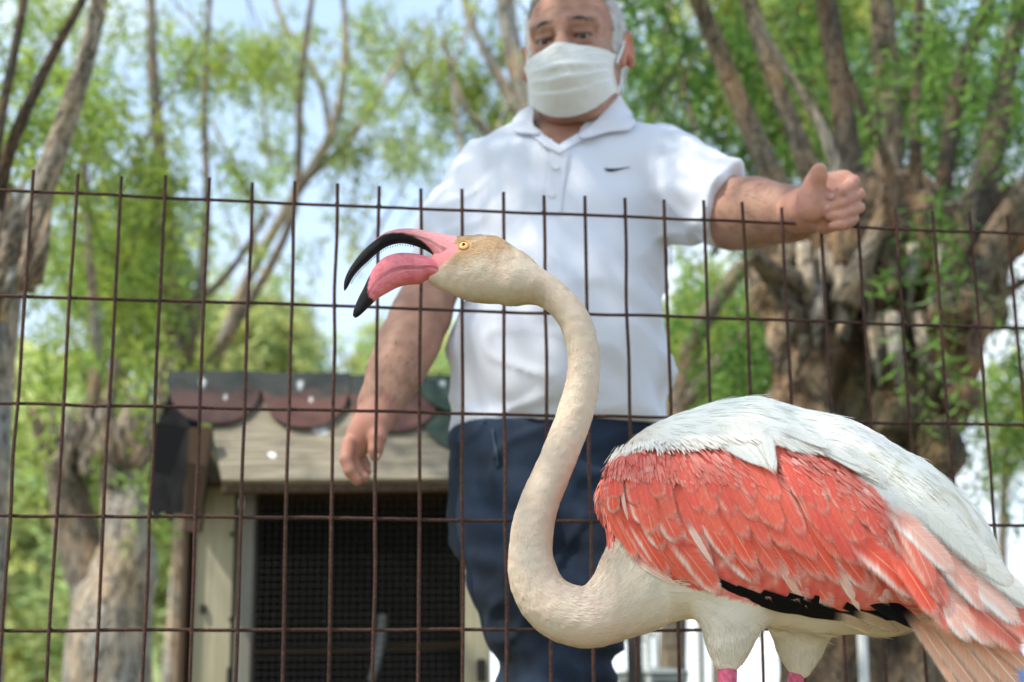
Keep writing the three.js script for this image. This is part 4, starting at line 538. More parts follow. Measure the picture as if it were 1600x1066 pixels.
  const TERT = [[1480, 880, 1640, 985, 50, 'white'], [1500, 900, 1660, 1020, 56, 'salmon'], [1470, 900, 1608, 1030, 62, 'salmon'], [1440, 890, 1560, 1022, 46, 'pale'], [1425, 880, 1528, 1006, 44, 'pale'], [1400, 870, 1500, 990, 44, 'salmon'], [1460, 860, 1610, 980, 46, 'pale'], [1430, 830, 1560, 960, 46, 'pale'], [1490, 850, 1650, 965, 50, 'white'], [1400, 830, 1490, 955, 44, 'salmon'], [1390, 850, 1465, 975, 42, 'greater'], [1450, 800, 1600, 935, 60, 'white'], [1420, 770, 1560, 900, 56, 'white'], [1385, 790, 1500, 900, 44, 'pale'], [1400, 800, 1470, 930, 40, 'salmon']];
  TERT.forEach(([x0, y0, x1, y1, w, k], i) => feather(x0, y0, x1, y1, w, k, 0.002 + i * 0.0006, 0.004 + i * 0.001, k === 'white' ? 'point' : 'round', true));
  // rows of coverts, lowest row first, each row overlapping the one before it
  const rowF = (n, t0, t1, w, kind, lift, lean, s0 = 0, s1 = 1, jit = 1) => { for (let i = 0; i < n; i++) { const s = lerp(s0, s1, (i + 0.5 + 0.5 * (r() - 0.5)) / n), [ax, ay] = line(TOP, s), [bx, by] = line(BOT, s), j = (r() - 0.5) * 0.07 * jit, q0 = t0 + j, q1 = t1 + j * 0.6 + (r() - 0.5) * 0.05 * jit, H = by - ay, ln = lean * (0.2 + 1.1 * smooth(s, 0.0, 0.45)) * (1 - 0.25 * smooth(s, 0.8, 1)), ex = 6 * (r() - 0.5);
    if (kind === 'lesser' && s > 0.5 && r() < 0.45) { feather(lerp(ax, bx, q0), lerp(ay, by, q0), lerp(ax, bx, q0) + ln * H * (q1 - q0), lerp(ay, by, q1), w, r() < 0.3 ? 'pale' : r() < 0.5 ? 'salmon' : 'median', lift, lift + 0.0015); continue; }
    if (kind !== 'lesser' && s > 0.62 && r() < 0.3 * smooth(s, 0.62, 0.9)) { feather(lerp(ax, bx, q0), lerp(ay, by, q0), lerp(ax, bx, q0) + ln * H * (q1 - q0), lerp(ay, by, q1), w * 0.8, r() < 0.6 ? 'pale' : 'salmon', lift, lift + 0.002); continue; }
    feather(lerp(ax, bx, q0) + ex - ln * H * (1 - q0) * 0.2, lerp(ay, by, q0), lerp(ax, bx, q0) + ex + ln * H * (q1 - q0) - ln * H * (1 - q0) * 0.2, lerp(ay, by, q1) , w * (0.85 + 0.35 * r()) * (0.75 + 0.25 * smooth(s, 0, 0.3)), kind, lift, lift + 0.0016 + 0.0008 * r()); } };
  rowF(19, 0.44, 1.03, 42, 'greater', 0.0022, 0.62); rowF(20, 0.32, 0.92, 40, 'greater', 0.0026, 0.58); rowF(21, 0.2, 0.74, 36, 'median', 0.003, 0.5); rowF(22, 0.1, 0.57, 32, 'median', 0.0034, 0.43); rowF(24, 0.02, 0.41, 26, 'median', 0.0038, 0.36);
  feather(1048, 830, 1136, 926, 42, 'greater', 0.005, 0.006, 'round', false, 0); feather(1330, 836, 1446, 944, 54, 'greater', 0.0, 0.004, 'round', true, 2);
  for (const [x0, y0, x1, y1, w] of [[1120, 780, 1196, 905, 22], [1066, 800, 1120, 890, 20], [1184, 770, 1258, 925, 24], [1290, 770, 1345, 890, 24], [1010, 770, 1040, 850, 14], [1150, 740, 1180, 800, 16], [1232, 740, 1270, 830, 22], [970, 745, 990, 820, 13], [1095, 735, 1110, 800, 15], [1318, 800, 1380, 925, 26], [1206, 860, 1262, 948, 26], [1300, 870, 1345, 955, 28]]) feather(x0, y0, x1, y1, w * 0.72, r() < 0.6 ? 'pale' : 'salmon', 0.0036, 0.0046, 'point');
  for (const [x0, y0, x1, y1, w, k] of [[930, 750, 956, 832, 26, 'median'], [944, 760, 978, 856, 28, 'median'], [952, 780, 1004, 878, 28, 'greater'], [966, 790, 1028, 894, 28, 'median'], [984, 800, 1052, 904, 30, 'greater'], [1004, 812, 1078, 914, 32, 'median'], [1026, 822, 1104, 922, 34, 'greater'], [938, 745, 958, 805, 16, 'median'], [950, 740, 975, 805, 18, 'median']]) feather(x0, y0, x1, y1, w, k, 0.003, 0.0042);
  feather(958, 842, 1046, 902, 22, 'pale', 0.004, 0.005, 'point'); feather(985, 868, 1066, 912, 18, 'pale', 0.004, 0.004, 'point');
  // soft white and pale rear feathers streaming back from the scapulars into the coral
  for (let i = 0; i < 60; i++) { const q = r(), x = lerp(1290, 1500, q) + 30 * (r() - 0.5), y = lerp(708, 890, q) + 44 * (r() - 0.6), L = 70 + 60 * r(), a = lerp(0.62, 0.86, q) + 0.2 * (r() - 0.5), x1 = x + L * Math.cos(a), y1 = y + L * Math.sin(a), below = y - lerp(708, 890, (x - 1290) / 210); feather(x, y, x1, y1, 22 + 16 * r(), below > 6 ? (r() < 0.55 ? 'pale' : 'salmon') : 'white', 0.002, 0.004, 'point', x1 > 1470, -1, 'scapular_feather'); }
  for (const [x0, y0, x1, y1, w] of [[1098, 672, 1196, 742, 34], [1190, 664, 1209, 748, 26], [1120, 656, 1204, 748, 34], [1175, 652, 1210, 751, 34], [1148, 646, 1209, 754, 38], [1215, 668, 1300, 712, 30], [1240, 676, 1345, 738, 30], [1260, 690, 1352, 752, 24]]) feather(x0, y0, x1, y1, w, 'white', 0.0035, 0.013, 'point', false, 0, 'scapular_feather');
  // small soft feathers: coral ones over the top and front of the wing, white ones where the back feathers end over the coral
  function sprinkle(name, count, place, tone, dir, L0, L1, W0, W1, off) { const P = [], C = [], m = new THREE.Matrix4(); for (let i = 0; i < count; i++) { const [x, y] = place(); if (x > 1112 && x < 1214 && y > 688 && y < 756 && (y - 688) < (x - 1112) * 0.75) continue; const h = from(x, y); if (!h) continue; const [p, n] = h, f = dir(x, y).add(V3(0.3 * (r() - 0.5), 0, 0)); f.addScaledVector(n, -f.dot(n)); if (f.lengthSq() < 1e-5) continue; f.normalize().addScaledVector(n, 0.01 + 0.025 * r()).normalize(); const X = f.clone().cross(n).normalize(), Z = X.clone().cross(f), L = lerp(L0, L1, r()); m.makeBasis(X, f, Z).scale(V3(lerp(W0, W1, r()), L, L)).setPosition(p.clone().addScaledVector(n, off * (0.6 + 0.6 * r()))); P.push(m.clone()); C.push(tone(p, x, y)); }
    const im = new THREE.InstancedMesh(blade, std({ roughness: 0.9, specularIntensity: 0.2 }), P.length), col = new THREE.Color(), iv = t.matrixWorld.clone().invert(); P.forEach((e, i) => { im.setMatrixAt(i, e.premultiply(iv)); im.setColorAt(i, col.setRGB(...C[i])); }); im.name = name; shade(im); wing.add(im); im.userData.kind = 'stuff'; }
  const down1 = (x) => V3(0.15 + 0.8 * smooth(x, 950, 1230), -1, 0), cTone = (p) => { const q = 0.92 + 0.16 * r(); return mix3(coralAt(p), [0.86, 0.42, 0.35], 0.35 * r() * r() + 0.1).map((e) => Math.min(0.9, e * q)); };
  sprinkle('covert_down', 1700, () => { const s = r(), [ax, ay] = line(TOP, s * 0.85), [bx, by] = line(BOT, s * 0.85), q = 0.0 + 0.23 * Math.sqrt(r()); return [lerp(ax, bx, q), lerp(ay, by, q)]; }, cTone, down1, 0.009, 0.019, 0.002, 0.0038, 0.0042);
  sprinkle('covert_down', 1100, () => [916 + 44 * r(), 716 + 130 * r()], cTone, (x, y) => V3(0.1 + 0.7 * smooth(y, 770, 840), -1, 0), 0.007, 0.012, 0.002, 0.004, 0.002);
  sprinkle('down_fringe', 1700, () => { const x = lerp(942, 1350, r()); return [x, yAt(TOP, x) - 12 + 11 * r()]; }, () => mix3(white, [0.84, 0.56, 0.48], 0.55 * r() * r()), (x) => V3(0.2 + 0.8 * smooth(x, 950, 1200), -1 + 0.55 * smooth(x, 1180, 1330), 0), 0.008, 0.02, 0.0011, 0.0022, 0.0056);

  // ---- bill
  const loft = (st, color) => { const A = 28, P = [], C = [], U = [], I = [], n = 5, ring = []; for (let i = 0; i + 1 < st.length; i++) for (let j = 0; j < n; j++) ring.push([i, j / n]); ring.push([st.length - 2, 1]);
    const cat = (q, i, f) => { const g = (k) => st[clamp(k, 0, st.length - 1)][q]; const a = g(i - 1), b = g(i), c = g(i + 1), d = g(i + 2); return 0.5 * (2 * b + (c - a) * f + (2 * a - 5 * b + 4 * c - d) * f * f + (3 * b - a - 3 * c + d) * f * f * f); };
    for (const [i, f] of ring) { const [tx, ty, bx, by, w] = [0, 1, 2, 3, 4].map((q) => cat(q, i, f)), a = B(tx, ty), b = B(bx, by), c = a.clone().add(b).multiplyScalar(0.5), h = a.clone().sub(b).multiplyScalar(0.5), W = Math.max(0.3, w) * kk(c); for (let k = 0; k < A; k++) { const g = k / A * 6.28318, sx = Math.sign(Math.cos(g)) * Math.pow(Math.abs(Math.cos(g)), 0.85), sy = Math.sign(Math.sin(g)) * Math.pow(Math.abs(Math.sin(g)), 0.9); const p = c.clone().addScaledVector(h, sy).add(V3(0, 0, W * sx)); P.push(p.x, p.y, p.z); C.push(...color(i + f, (1 - Math.sin(g)) / 2, p)); U.push((i + f) / 6, k / A * 1.5); } }
    for (let i = 0; i + 1 < ring.length; i++) for (let k = 0; k < A; k++) { const a = i * A + k, b = i * A + (k + 1) % A; I.push(a, b, b + A, a, b + A, a + A); }
    const g = new THREE.BufferGeometry(); g.setAttribute('position', new THREE.Float32BufferAttribute(P, 3)); g.setAttribute('color', new THREE.Float32BufferAttribute(C, 3)); g.setAttribute('uv', new THREE.Float32BufferAttribute(U, 2)); g.setIndex(I); g.computeVertexNormals(); return g; };
  const pinkU = rgb(238, 160, 162), pinkL = rgb(234, 136, 146), blk = [0.012, 0.012, 0.014], billMat = std({ vertexColors: true, roughness: 0.56, specularIntensity: 0.5, bumpScale: 0.0012, bumpMap: tex(256, 256, (u, v) => 128 + 110 * tile(u, v, 7, 26, 3, 4) + 50 * tile(u, v, 40, 40, 8, 2), false) });
  const rim = [[0, 2], [1.6, 1.4], [2, 0.97], [3, 0.72], [4, 0.56], [5, 0.42], [6, 0.24], [7, 0.1], [8, -0.2], [12, -1]];
  const upper = part('upper_bill', loft([[716, 371, 700, 428, 24], [692, 366.5, 686, 412, 22], [672, 363, 677, 398.5, 19], [656, 360, 663, 389.5, 17], [641, 358, 645, 382.5, 15.5], [619, 359.5, 624, 379.5, 14], [599, 366, 604, 385, 13], [585, 377, 588, 396, 12], [568, 392, 576, 407, 11], [554, 409, 562, 420, 9], [544, 424, 551, 434, 7], [538, 439, 543.5, 448, 5], [537, 452, 538.5, 455, 0.6]], (s, f, p) => mix3(mix3(mul3(pinkU, 1 + 0.25 * fbm(p.x * 90, p.y * 90, p.z * 90, 3)), rgb(240, 176, 172), 0.5 * smooth(s, 5.5, 8)), blk, smooth(f - yAt(rim, s), -0.05, 0.04))), billMat, t);
  const tipS = (f) => lerp(6.7, 7.6, smooth(f, 0.0, 0.5)) - 0.4 * smooth(f, 0.7, 1);
  const lower = part('lower_bill', loft([[696, 408, 690, 444, 20], [677, 404.6, 672, 435, 20], [655, 398.5, 655, 443, 20.5], [633, 396, 636, 444.5, 21], [615, 398, 620, 449, 21], [599, 404.5, 606, 456.5, 20], [585, 418.5, 593, 464, 18], [576, 434, 586, 470, 15], [568, 451, 577, 478.5, 12], [560, 466, 568, 487.5, 9], [553, 483, 560, 494.5, 5.5], [551, 493, 554.5, 497, 1]], (s, f, p) => { const st = smooth(fbm(p.x * 60 + p.y * 40, p.y * 140, p.z * 50, 3), -0.1, 0.4); let c = mix3(pinkL, rgb(206, 92, 104), 0.55 * st); c = mix3(c, rgb(196, 92, 98), 0.5 * smooth(f, 0.6, 1) * smooth(s, 5, 2)); c = mix3(c, blk, Math.max(smooth(s - tipS(f), -0.12, 0.12), (1 - smooth(f, 0.012, 0.04)) * smooth(s, 1, 1.6))); return c; }), billMat, t);
  // tongue edge and lamellae along the dark rim
  { const g = []; for (let i = 0; i < 34; i++) { const s = 4 + i / 33 * 6.4, f = s % 1, q = [[645, 382.5], [624, 379.5], [604, 385], [588, 396], [576, 407], [562, 420], [551, 434], [543.5, 448]], k = Math.min(q.length - 2, Math.floor(s) - 4), x = lerp(q[k][0], q[k + 1][0], f), y = lerp(q[k][1], q[k + 1][1], f); for (const z of [1, -1]) { const c = new THREE.ConeGeometry(0.0006, 0.0028, 4); c.rotateZ(Math.PI); const p = B(x, y + 1); c.translate(p.x, p.y, p.z + z * 0.006); g.push(c); } } part('lamellae', mergeGeometries(g), std({ color: [0.03, 0.03, 0.03] }), upper).userData.kind = 'stuff'; }
  { const a = B(650, 369), b = B(666, 376), c = V3((a.x + b.x) / 2, (a.y + b.y) / 2, a.z + 0.0105), q = new THREE.Quaternion().setFromAxisAngle(V3(0, 0, 1), Math.atan2(b.y - a.y, b.x - a.x)); const g = new THREE.SphereGeometry(1, 18, 12); g.scale(0.006, 0.0017, 0.0016); g.applyQuaternion(q); g.translate(c.x, c.y, c.z); part('nostril_highlight', g, std({ color: [0.5, 0.47, 0.46], roughness: 0.4 }), upper); const h = new THREE.TorusGeometry(1, 0.25, 8, 22); h.scale(0.0068, 0.0024, 0.0012); h.applyQuaternion(q); h.translate(c.x - 0.0008, c.y + 0.0004, c.z); part('nostril_rim', h, std({ color: rgb(196, 92, 98) }), upper); }  // nostril slit, its pale grey a highlight painted as colour
  // eyes, legs, feet
  for (const sd of [1, -1]) {
    const p0 = B(725, 391), h = F.hit(V3(p0.x, p0.y, p0.z + sd * 0.06), V3(0, 0, -sd), 0, 0.06, 0.002) ?? p0, n = F.grad(h), q = new THREE.Quaternion().setFromUnitVectors(V3(0, 0, 1), n), put = (g, off) => { g.applyQuaternion(q); g.translate(h.x + n.x * off, h.y + n.y * off, h.z + n.z * off); return g; };
    const e = part('eye', put(new THREE.SphereGeometry(0.0054, 26, 18).scale(1, 1, 0.55), -0.0012), std({ color: rgb(240, 212, 140), roughness: 0.35, specularIntensity: 0.5 }), t);
    part('pupil', put(new THREE.SphereGeometry(0.0023, 18, 12).scale(1, 1, 0.4), 0.0013), std({ color: [0.004, 0.004, 0.003], roughness: 0.2 }), e); part('eye_ring', put(new THREE.TorusGeometry(0.0058, 0.0006, 8, 32), 0.0006), std({ color: rgb(226, 140, 70), roughness: 0.6 }), e);
  }
  const legMat = std({ roughness: 0.55, map: tex(64, 256, (u, v) => { const n = tile(u, v, 7, 26, 3, 3), s = smooth(Math.abs(tile(u, v, 5, 18, 9, 2)), 0.0, 0.05); return mix3([196, 76, 112], [222, 112, 140], 0.5 + n).map((c) => c * (0.82 + 0.18 * s)); }) }); legMat.map.repeat.set(14, 5); legMat.bumpMap = legMat.map; legMat.bumpScale = 0.0006;
  for (const [x, y, r0, dz, st] of [[1137, 1016, 15.5, 0.03, 0.01], [1250, 1024, 12.5, -0.035, -0.03]]) {
    const a = B(x, y, dz), k = kk(a), ankle = V3(a.x - 0.02 + st, 0.33, a.z), foot = V3(a.x + st, 0.02, a.z + 0.015), leg = part('leg', tube([a, a.clone().lerp(ankle, 0.6), ankle.clone().setY(0.35), ankle, ankle.clone().setY(0.305), foot.clone().setY(0.16), foot], [r0 * k, 0.0085, 0.009, 0.0135, 0.009, 0.0062, 0.0075], 40, 16), legMat, t);
    const P = [], I = [], N = 12; P.push(foot.x + 0.01, 0.012, foot.z); for (let i = 0; i <= N; i++) { const A = -0.75 + 1.5 * i / N, R = 0.085 * (1 - 0.16 * Math.abs(Math.sin(A * 4.2))); P.push(foot.x - Math.cos(A) * R, 0.004, foot.z + Math.sin(A) * R); if (i) I.push(0, i, i + 1); } const g = new THREE.BufferGeometry(); g.setAttribute('position', new THREE.Float32BufferAttribute(P, 3)); g.setIndex(I); g.computeVertexNormals(); g.setAttribute('uv', new THREE.Float32BufferAttribute(new Float32Array(P.length / 3 * 2), 2)); part('foot_web', g, legMat, leg); for (const A of [-0.7, 0, 0.7]) part('toe', tube([foot, V3(foot.x - Math.cos(A) * 0.045, 0.011, foot.z + Math.sin(A) * 0.045), V3(foot.x - Math.cos(A) * 0.088, 0.005, foot.z + Math.sin(A) * 0.088)], [0.007, 0.0055, 0.003], 8, 8), legMat, leg);
  }
}
// ---------------------------------------------------------------- the man behind the fence
{
  const D = 2.47, t = thing('person', 'man in white polo shirt, dark jeans and white face mask, one fist on the fence', 'person', atZ(872, 1080, -D).setY(0));
  const inv = rot.clone().invert(), dep = (p) => -p.clone().sub(eye).applyQuaternion(inv).z, M = (x, y, dz = 0) => atZ(x, y, -(D - dz)), kk = (p) => dep(p) / FOCAL, S = (x, y, r, dz = 0) => { const p = M(x, y, dz); return [p, r * kk(p)]; };
  const skinC = [0.39, 0.222, 0.155], skinTone = (p, n) => { const f = fbm(p.x * 22, p.y * 22, p.z * 22, 4), g = N3(p.x * 9, p.y * 9, p.z * 9); return mix3(mul3(skinC, 1 + 0.42 * f), [0.42, 0.195, 0.145], 0.25 + 0.3 * g); };
  const skin = std({ vertexColors: true, roughness: 0.55, specularIntensity: 0.5, sheen: 0.2 }), parts = [];

  // ---- arms and neck
  const lo = M(520, 770).setZ(-D - 0.3), hi = M(1300, 120).setZ(-D + 0.42), A = new Field(lo, hi, 0.007);
  A.chain([S(756, 302, 38, -0.02), S(696, 400, 42, 0.0), S(658, 492, 44, 0.02), S(634, 545, 43, 0.05)], 0.02);                 // his right arm hanging
  A.chain([S(640, 535, 41, 0.05), S(615, 585, 38, 0.08), S(594, 632, 28, 0.1), S(584, 660, 24.5, 0.11)], 0.03, 0.85);
  A.chain([S(1040, 262, 50, 0.02), S(1105, 318, 52, 0.08), S(1148, 334, 52, 0.12)], 0.02); A.chain([S(1148, 334, 50, 0.12), S(1185, 332, 47, 0.16), S(1235, 335, 38, 0.205), S(1268, 328, 32, 0.24)], 0.03); // his left arm on the fence
  A.chain([S(905, 110, 62, -0.03), S(898, 180, 64, -0.035), S(888, 240, 76, -0.04)], 0.03);
  A.ell(M(884, 262, -0.02), V3(0.15, 0.045, 0.09), 0.05);
  A.cone(M(858, 206, 0.028), M(872, 244, 0.032), 0.012, 0.008, 0.02); A.cone(M(915, 200, 0.03), M(884, 244, 0.032), 0.012, 0.008, 0.02);
  A.all((x, y, z, v) => v > 0.03 ? v : v + 0.0012 * N3(x * 24, y * 14, z * 24));
  const armTone = (p, n) => { const c = skinTone(p, n), h = smooth(N3(p.x * 240, p.y * 60, p.z * 240), 0.1, 0.8) * 0.15; return mix3(c, [0.2, 0.12, 0.08], h * (p.y < 1.2 || p.x > 0.25 ? 1 : 0.2)); };
  parts.push(A.mesh(armTone));

  // ---- fist on the top wire
  {
    const z = D - FENCE.d - 0.06 + 0.02, H = new Field(M(1225, 400, z).add(V3(0, 0, -0.09)), M(1370, 235, z).add(V3(0.02, 0, 0.11)), 0.0026), P = (x, y, dz = 0) => M(x, y, z + dz), c = (x, y, r, dz = 0) => { const p = P(x, y, dz); return [p, r * kk(p)]; };
    H.chain([c(1238, 334, 35, -0.075), c(1262, 326, 31, -0.04), c(1284, 318, 29, -0.022), c(1300, 310, 29, -0.018)], 0.02);
    H.chain([c(1290, 290, 20, -0.018), c(1318, 288, 19, -0.024), c(1324, 318, 19, -0.026), c(1318, 340, 17, -0.022), c(1290, 346, 20, -0.012)], 0.012);
    const fing = [[1316, 284, 1334, 283, 1315, 300, 1299, 309, 9.7], [1322, 303, 1342, 303, 1312, 319, 1292, 326, 9.7], [1322, 322, 1342, 324, 1314, 337, 1298, 338, 9.3], [1316, 339, 1334, 342, 1313, 352, 1300, 353, 8.1]];
    for (const [a, b, d, e, f, g, u, v, r] of fing) H.chain([c(a, b, r * 1.05, -0.026), c(d, e, r * 1.04, 0.0), c((d + f) / 2, (e + g) / 2, r * 0.97, 0.013), c(f, g, r, 0.02), c(u, v, r * 0.84, 0.017)], 0.0012);
    H.chain([c(1268, 306, 20, 0.012), c(1274, 286, 16, 0.02), c(1279, 273, 12.6, 0.03), c(1281, 265.5, 11, 0.034)], 0.007); H.ell(P(1266, 322, 0.012), V3(0.021, 0.026, 0.02), 0.012);
    H.all((x, y, z2, v) => v > 0.01 ? v : v + 0.0004 * N3(x * 90, y * 90, z2 * 90) + 0.0002 * N3(x * 300, y * 200, z2 * 300));
    parts.push(H.mesh((p, n) => mix3(mul3(skinTone(p, n), 1.1), [0.62, 0.27, 0.21], 0.35 + 0.4 * fbm(p.x * 60, p.y * 60, p.z * 60, 3))));
    const nail = (x, y, dz, q) => { const g = new THREE.SphereGeometry(1, 14, 10); g.scale(0.0058, 0.005, 0.0022); g.rotateY(-0.4); const p = P(x, y, dz); g.translate(p.x, p.y, p.z); return g; };
    part('fingernail', nail(1298, 307, 0.0245), std({ color: [0.52, 0.3, 0.24], roughness: 0.4 }), t); part('fingernail', nail(1290, 325, 0.0235), std({ color: [0.52, 0.3, 0.24], roughness: 0.4 }), t);
  }
  // ---- hanging hand
  {
    const z = 0.115, H = new Field(M(520, 775, z).add(V3(0, 0, -0.08)), M(625, 600, z).add(V3(0, 0, 0.08)), 0.0026), c = (x, y, r, dz = 0) => { const p = M(x, y, z + dz); return [p, r * kk(p)]; };
    H.chain([c(598, 622, 29, -0.01), c(588, 648, 25, -0.004), c(580, 664, 25, 0)], 0.02, 0.8);
    H.chain([c(580, 660, 24, 0), c(566, 682, 23, 0.002), c(556, 700, 18, 0.004)], 0.014, 0.72); H.chain([c(582, 664, 20, 0.008), c(560, 690, 15, -0.012), c(552, 704, 12, -0.012)], 0.012, 0.9);
    H.chain([c(546, 692, 12, 0.014), c(541, 718, 10.8, 0.022), c(547, 736, 10, 0.024), c(558, 751, 8.4, 0.022)], 0.003); H.chain([c(552, 700, 11.5, 0.004), c(552, 722, 10.4, 0.008), c(560, 738, 9.6, 0.01), c(570, 747, 8, 0.01)], 0.003);
    H.chain([c(560, 702, 11, -0.012), c(560, 720, 9.6, -0.012), c(567, 732, 9, -0.01), c(573, 737, 7.6, -0.008)], 0.003); H.chain([c(564, 700, 9.5, -0.026), c(564, 714, 8.4, -0.026), c(569, 722, 7.8, -0.026), c(573, 727, 6.6, -0.024)], 0.003);
    H.chain([c(590, 664, 17, 0.012), c(590, 684, 12.5, 0.024), c(587, 702, 10.6, 0.026), c(586, 713, 8.4, 0.024)], 0.008);
    parts.push(H.mesh((p, n) => mix3(skinTone(p, n), [0.46, 0.19, 0.14], 0.4 + 0.4 * fbm(p.x * 60, p.y * 60, p.z * 60, 3))));
    const g = new THREE.SphereGeometry(1, 14, 10); g.scale(0.0045, 0.006, 0.0022); const p = M(589, 711, z + 0.0325); g.translate(p.x, p.y, p.z); part('fingernail', g, std({ color: [0.6, 0.4, 0.36], roughness: 0.3 }), t);
  }
  // ---- head, built about the middle between the ears, face towards +z
  const HM = new THREE.Matrix4().compose(M(899, 84, 0.02), new THREE.Quaternion().setFromEuler(new THREE.Euler(0.1, -0.27, 0.035, 'YXZ')), V3(1.0, 1.0, 1.0)), onHead = (g) => g.applyMatrix4(HM);
  {
    const H = new Field(V3(-0.12, -0.17, -0.13), V3(0.12, 0.15, 0.15), 0.003);
    H.ell(V3(0, 0.036, -0.01), V3(0.078, 0.09, 0.1)).ell(V3(0, -0.04, 0.025), V3(0.066, 0.085, 0.072), 0.03).cone(V3(-0.02, -0.108, 0.056), V3(0.02, -0.108, 0.056), 0.024, 0.024, 0.03);
    for (const s of [-1, 1]) { H.ell(V3(s * 0.043, -0.035, 0.056), V3(0.028, 0.026, 0.028), 0.02); H.cone(V3(s * 0.012, 0.024, 0.09), V3(s * 0.048, 0.025, 0.07), 0.014, 0.012, 0.018); H.cone(V3(s * 0.05, -0.07, 0.0), V3(s * 0.03, -0.1, 0.05), 0.022, 0.02, 0.03); }
    H.cone(V3(0, 0.012, 0.094), V3(0, -0.036, 0.113), 0.011, 0.017, 0.014);
    for (const s of [-1, 1]) { H.ell(V3(s * 0.033, 0.0, 0.1), V3(0.021, 0.0125, 0.016), 0.014, null, -1); H.ell(V3(s * 0.033, 0.0, 0.076), V3(0.0165, 0.013, 0.0135), 0.004); H.cone(V3(s * 0.02, 0.0075, 0.0885), V3(s * 0.046, 0.0065, 0.081), 0.0052, 0.005, 0.003); H.cone(V3(s * 0.02, -0.0105, 0.0885), V3(s * 0.045, -0.0105, 0.081), 0.006, 0.0056, 0.004);
      H.cone(V3(s * 0.079, 0.015, -0.012), V3(s * 0.078, -0.028, -0.004), 0.011, 0.008, 0.008); H.ell(V3(s * 0.09, 0.0, -0.022), V3(0.009, 0.034, 0.02), 0.008, new THREE.Quaternion().setFromEuler(new THREE.Euler(0.1, s * 0.5, 0))); H.ell(V3(s * 0.098, 0.003, -0.012), V3(0.008, 0.02, 0.011), 0.006, new THREE.Quaternion().setFromEuler(new THREE.Euler(0.1, s * 0.5, 0)), -1); }
    H.cone(V3(0, -0.05, -0.03), V3(0.004, -0.16, -0.04), 0.058, 0.06, 0.03);
    H.all((x, y, z, v) => v > 0.012 ? v : v + (y > 0.045 && z > 0.04 ? 0.0011 * Math.sin(y * 420 + 2 * N3(x * 20, 0, 0)) * smooth(y, 0.045, 0.06) * 0.5 : 0) + 0.0005 * N3(x * 80, y * 80, z * 80));
    const g = H.mesh((p, n) => {
      let c = mul3(skinTone(p.clone().multiplyScalar(1.3), n), 1.02); const ax = Math.abs(p.x);
      if (ax > 0.07 && p.y < 0.045 && p.y > -0.05 && p.z < 0.02) c = mix3(c, [0.62, 0.24, 0.17], 0.55);
      const brow = smooth(Math.abs(p.y - (0.024 + 0.1 * (0.03 - Math.abs(ax - 0.03)) + 0.002 * N3(p.x * 300, 0, 0))), 0.0062, 0.003) * smooth(ax, 0.009, 0.015) * smooth(ax, 0.058, 0.05) * (p.z > 0.05 ? 1 : 0); c = mix3(c, [0.1, 0.075, 0.06], 0.6 * brow);
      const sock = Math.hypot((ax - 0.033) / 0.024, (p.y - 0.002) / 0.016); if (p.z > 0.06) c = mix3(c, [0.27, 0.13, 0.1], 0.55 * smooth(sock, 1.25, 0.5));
      const lash = smooth(Math.abs(p.y + 0.001 - 0.003 * Math.cos((ax - 0.033) * 90)), 0.003, 0.0012) * smooth(Math.abs(ax - 0.033), 0.018, 0.013); if (p.z > 0.06) c = mix3(c, [0.03, 0.022, 0.02], 0.85 * lash); return c;
    });
    parts.push(onHead(g));
    // eyes
    for (const s of [-1, 1]) { const e = part('eye', onHead(new THREE.SphereGeometry(0.0118, 22, 16).scale(1, 0.5, 1).translate(s * 0.033, -0.0015, 0.0795)), std({ color: [0.34, 0.3, 0.28], roughness: 0.25 }), t); part('iris', onHead(new THREE.SphereGeometry(0.0058, 18, 12).scale(1, 0.85, 0.5).translate(s * 0.033 + 0.001, -0.0015, 0.0898)), std({ color: [0.03, 0.018, 0.012], roughness: 0.1 }), e); }
    // hair
    const G = new Field(V3(-0.12, -0.11, -0.14), V3(0.12, 0.16, 0.12), 0.003); G.ell(V3(0, 0.038, -0.013), V3(0.085, 0.098, 0.106)).ell(V3(0, -0.02, -0.03), V3(0.078, 0.07, 0.075), 0.03);
    G.all((x, y, z, v) => { const front = z - (0.028 + 0.05 * smooth(y, 0.07, 0.12) - 0.02 * smooth(y, 0.0, -0.03)), low = -(y + lerp(0.035, 0.085, smooth(z, 0.0, -0.04))); return Math.max(v + 0.0016 * N3(x * 120, y * 50, z * 120) + 0.0025 * N3(x * 30, y * 20, z * 30), front + 0.004 * N3(x * 60, y * 60, z * 60), low + 0.004 * N3(x * 50, y * 50, 3)); });
    const hairCol = (p) => { const n = 0.5 + 0.6 * fbm(p.x * 90, p.y * 30, p.z * 90, 3), top = smooth(p.y, 0.05, 0.11); return mix3(mix3([0.4, 0.4, 0.4], [0.62, 0.61, 0.6], n), mix3([0.09, 0.09, 0.09], [0.28, 0.28, 0.28], n), top * 0.8); };
    const hg = G.mesh(hairCol), hair = part('hair', onHead(hg.clone()), std({ vertexColors: true, roughness: 0.7 }), t);
    const r = rngOf(501), st = new THREE.BufferGeometry(); st.setAttribute('position', new THREE.Float32BufferAttribute([-0.5, 0, 0, 0.5, 0, 0, 0.3, 0.6, 0.08, -0.3, 0.6, 0.08, 0, 1, 0.05], 3)); st.setIndex([0, 1, 2, 0, 2, 3, 3, 2, 4]); st.computeVertexNormals();
    const hp = hg.attributes.position, hn = hg.attributes.normal, N = 7000, im = new THREE.InstancedMesh(st, std({ roughness: 0.6 }), N), col = new THREE.Color(), m = new THREE.Matrix4(), iv = t.matrixWorld.clone().invert(); 
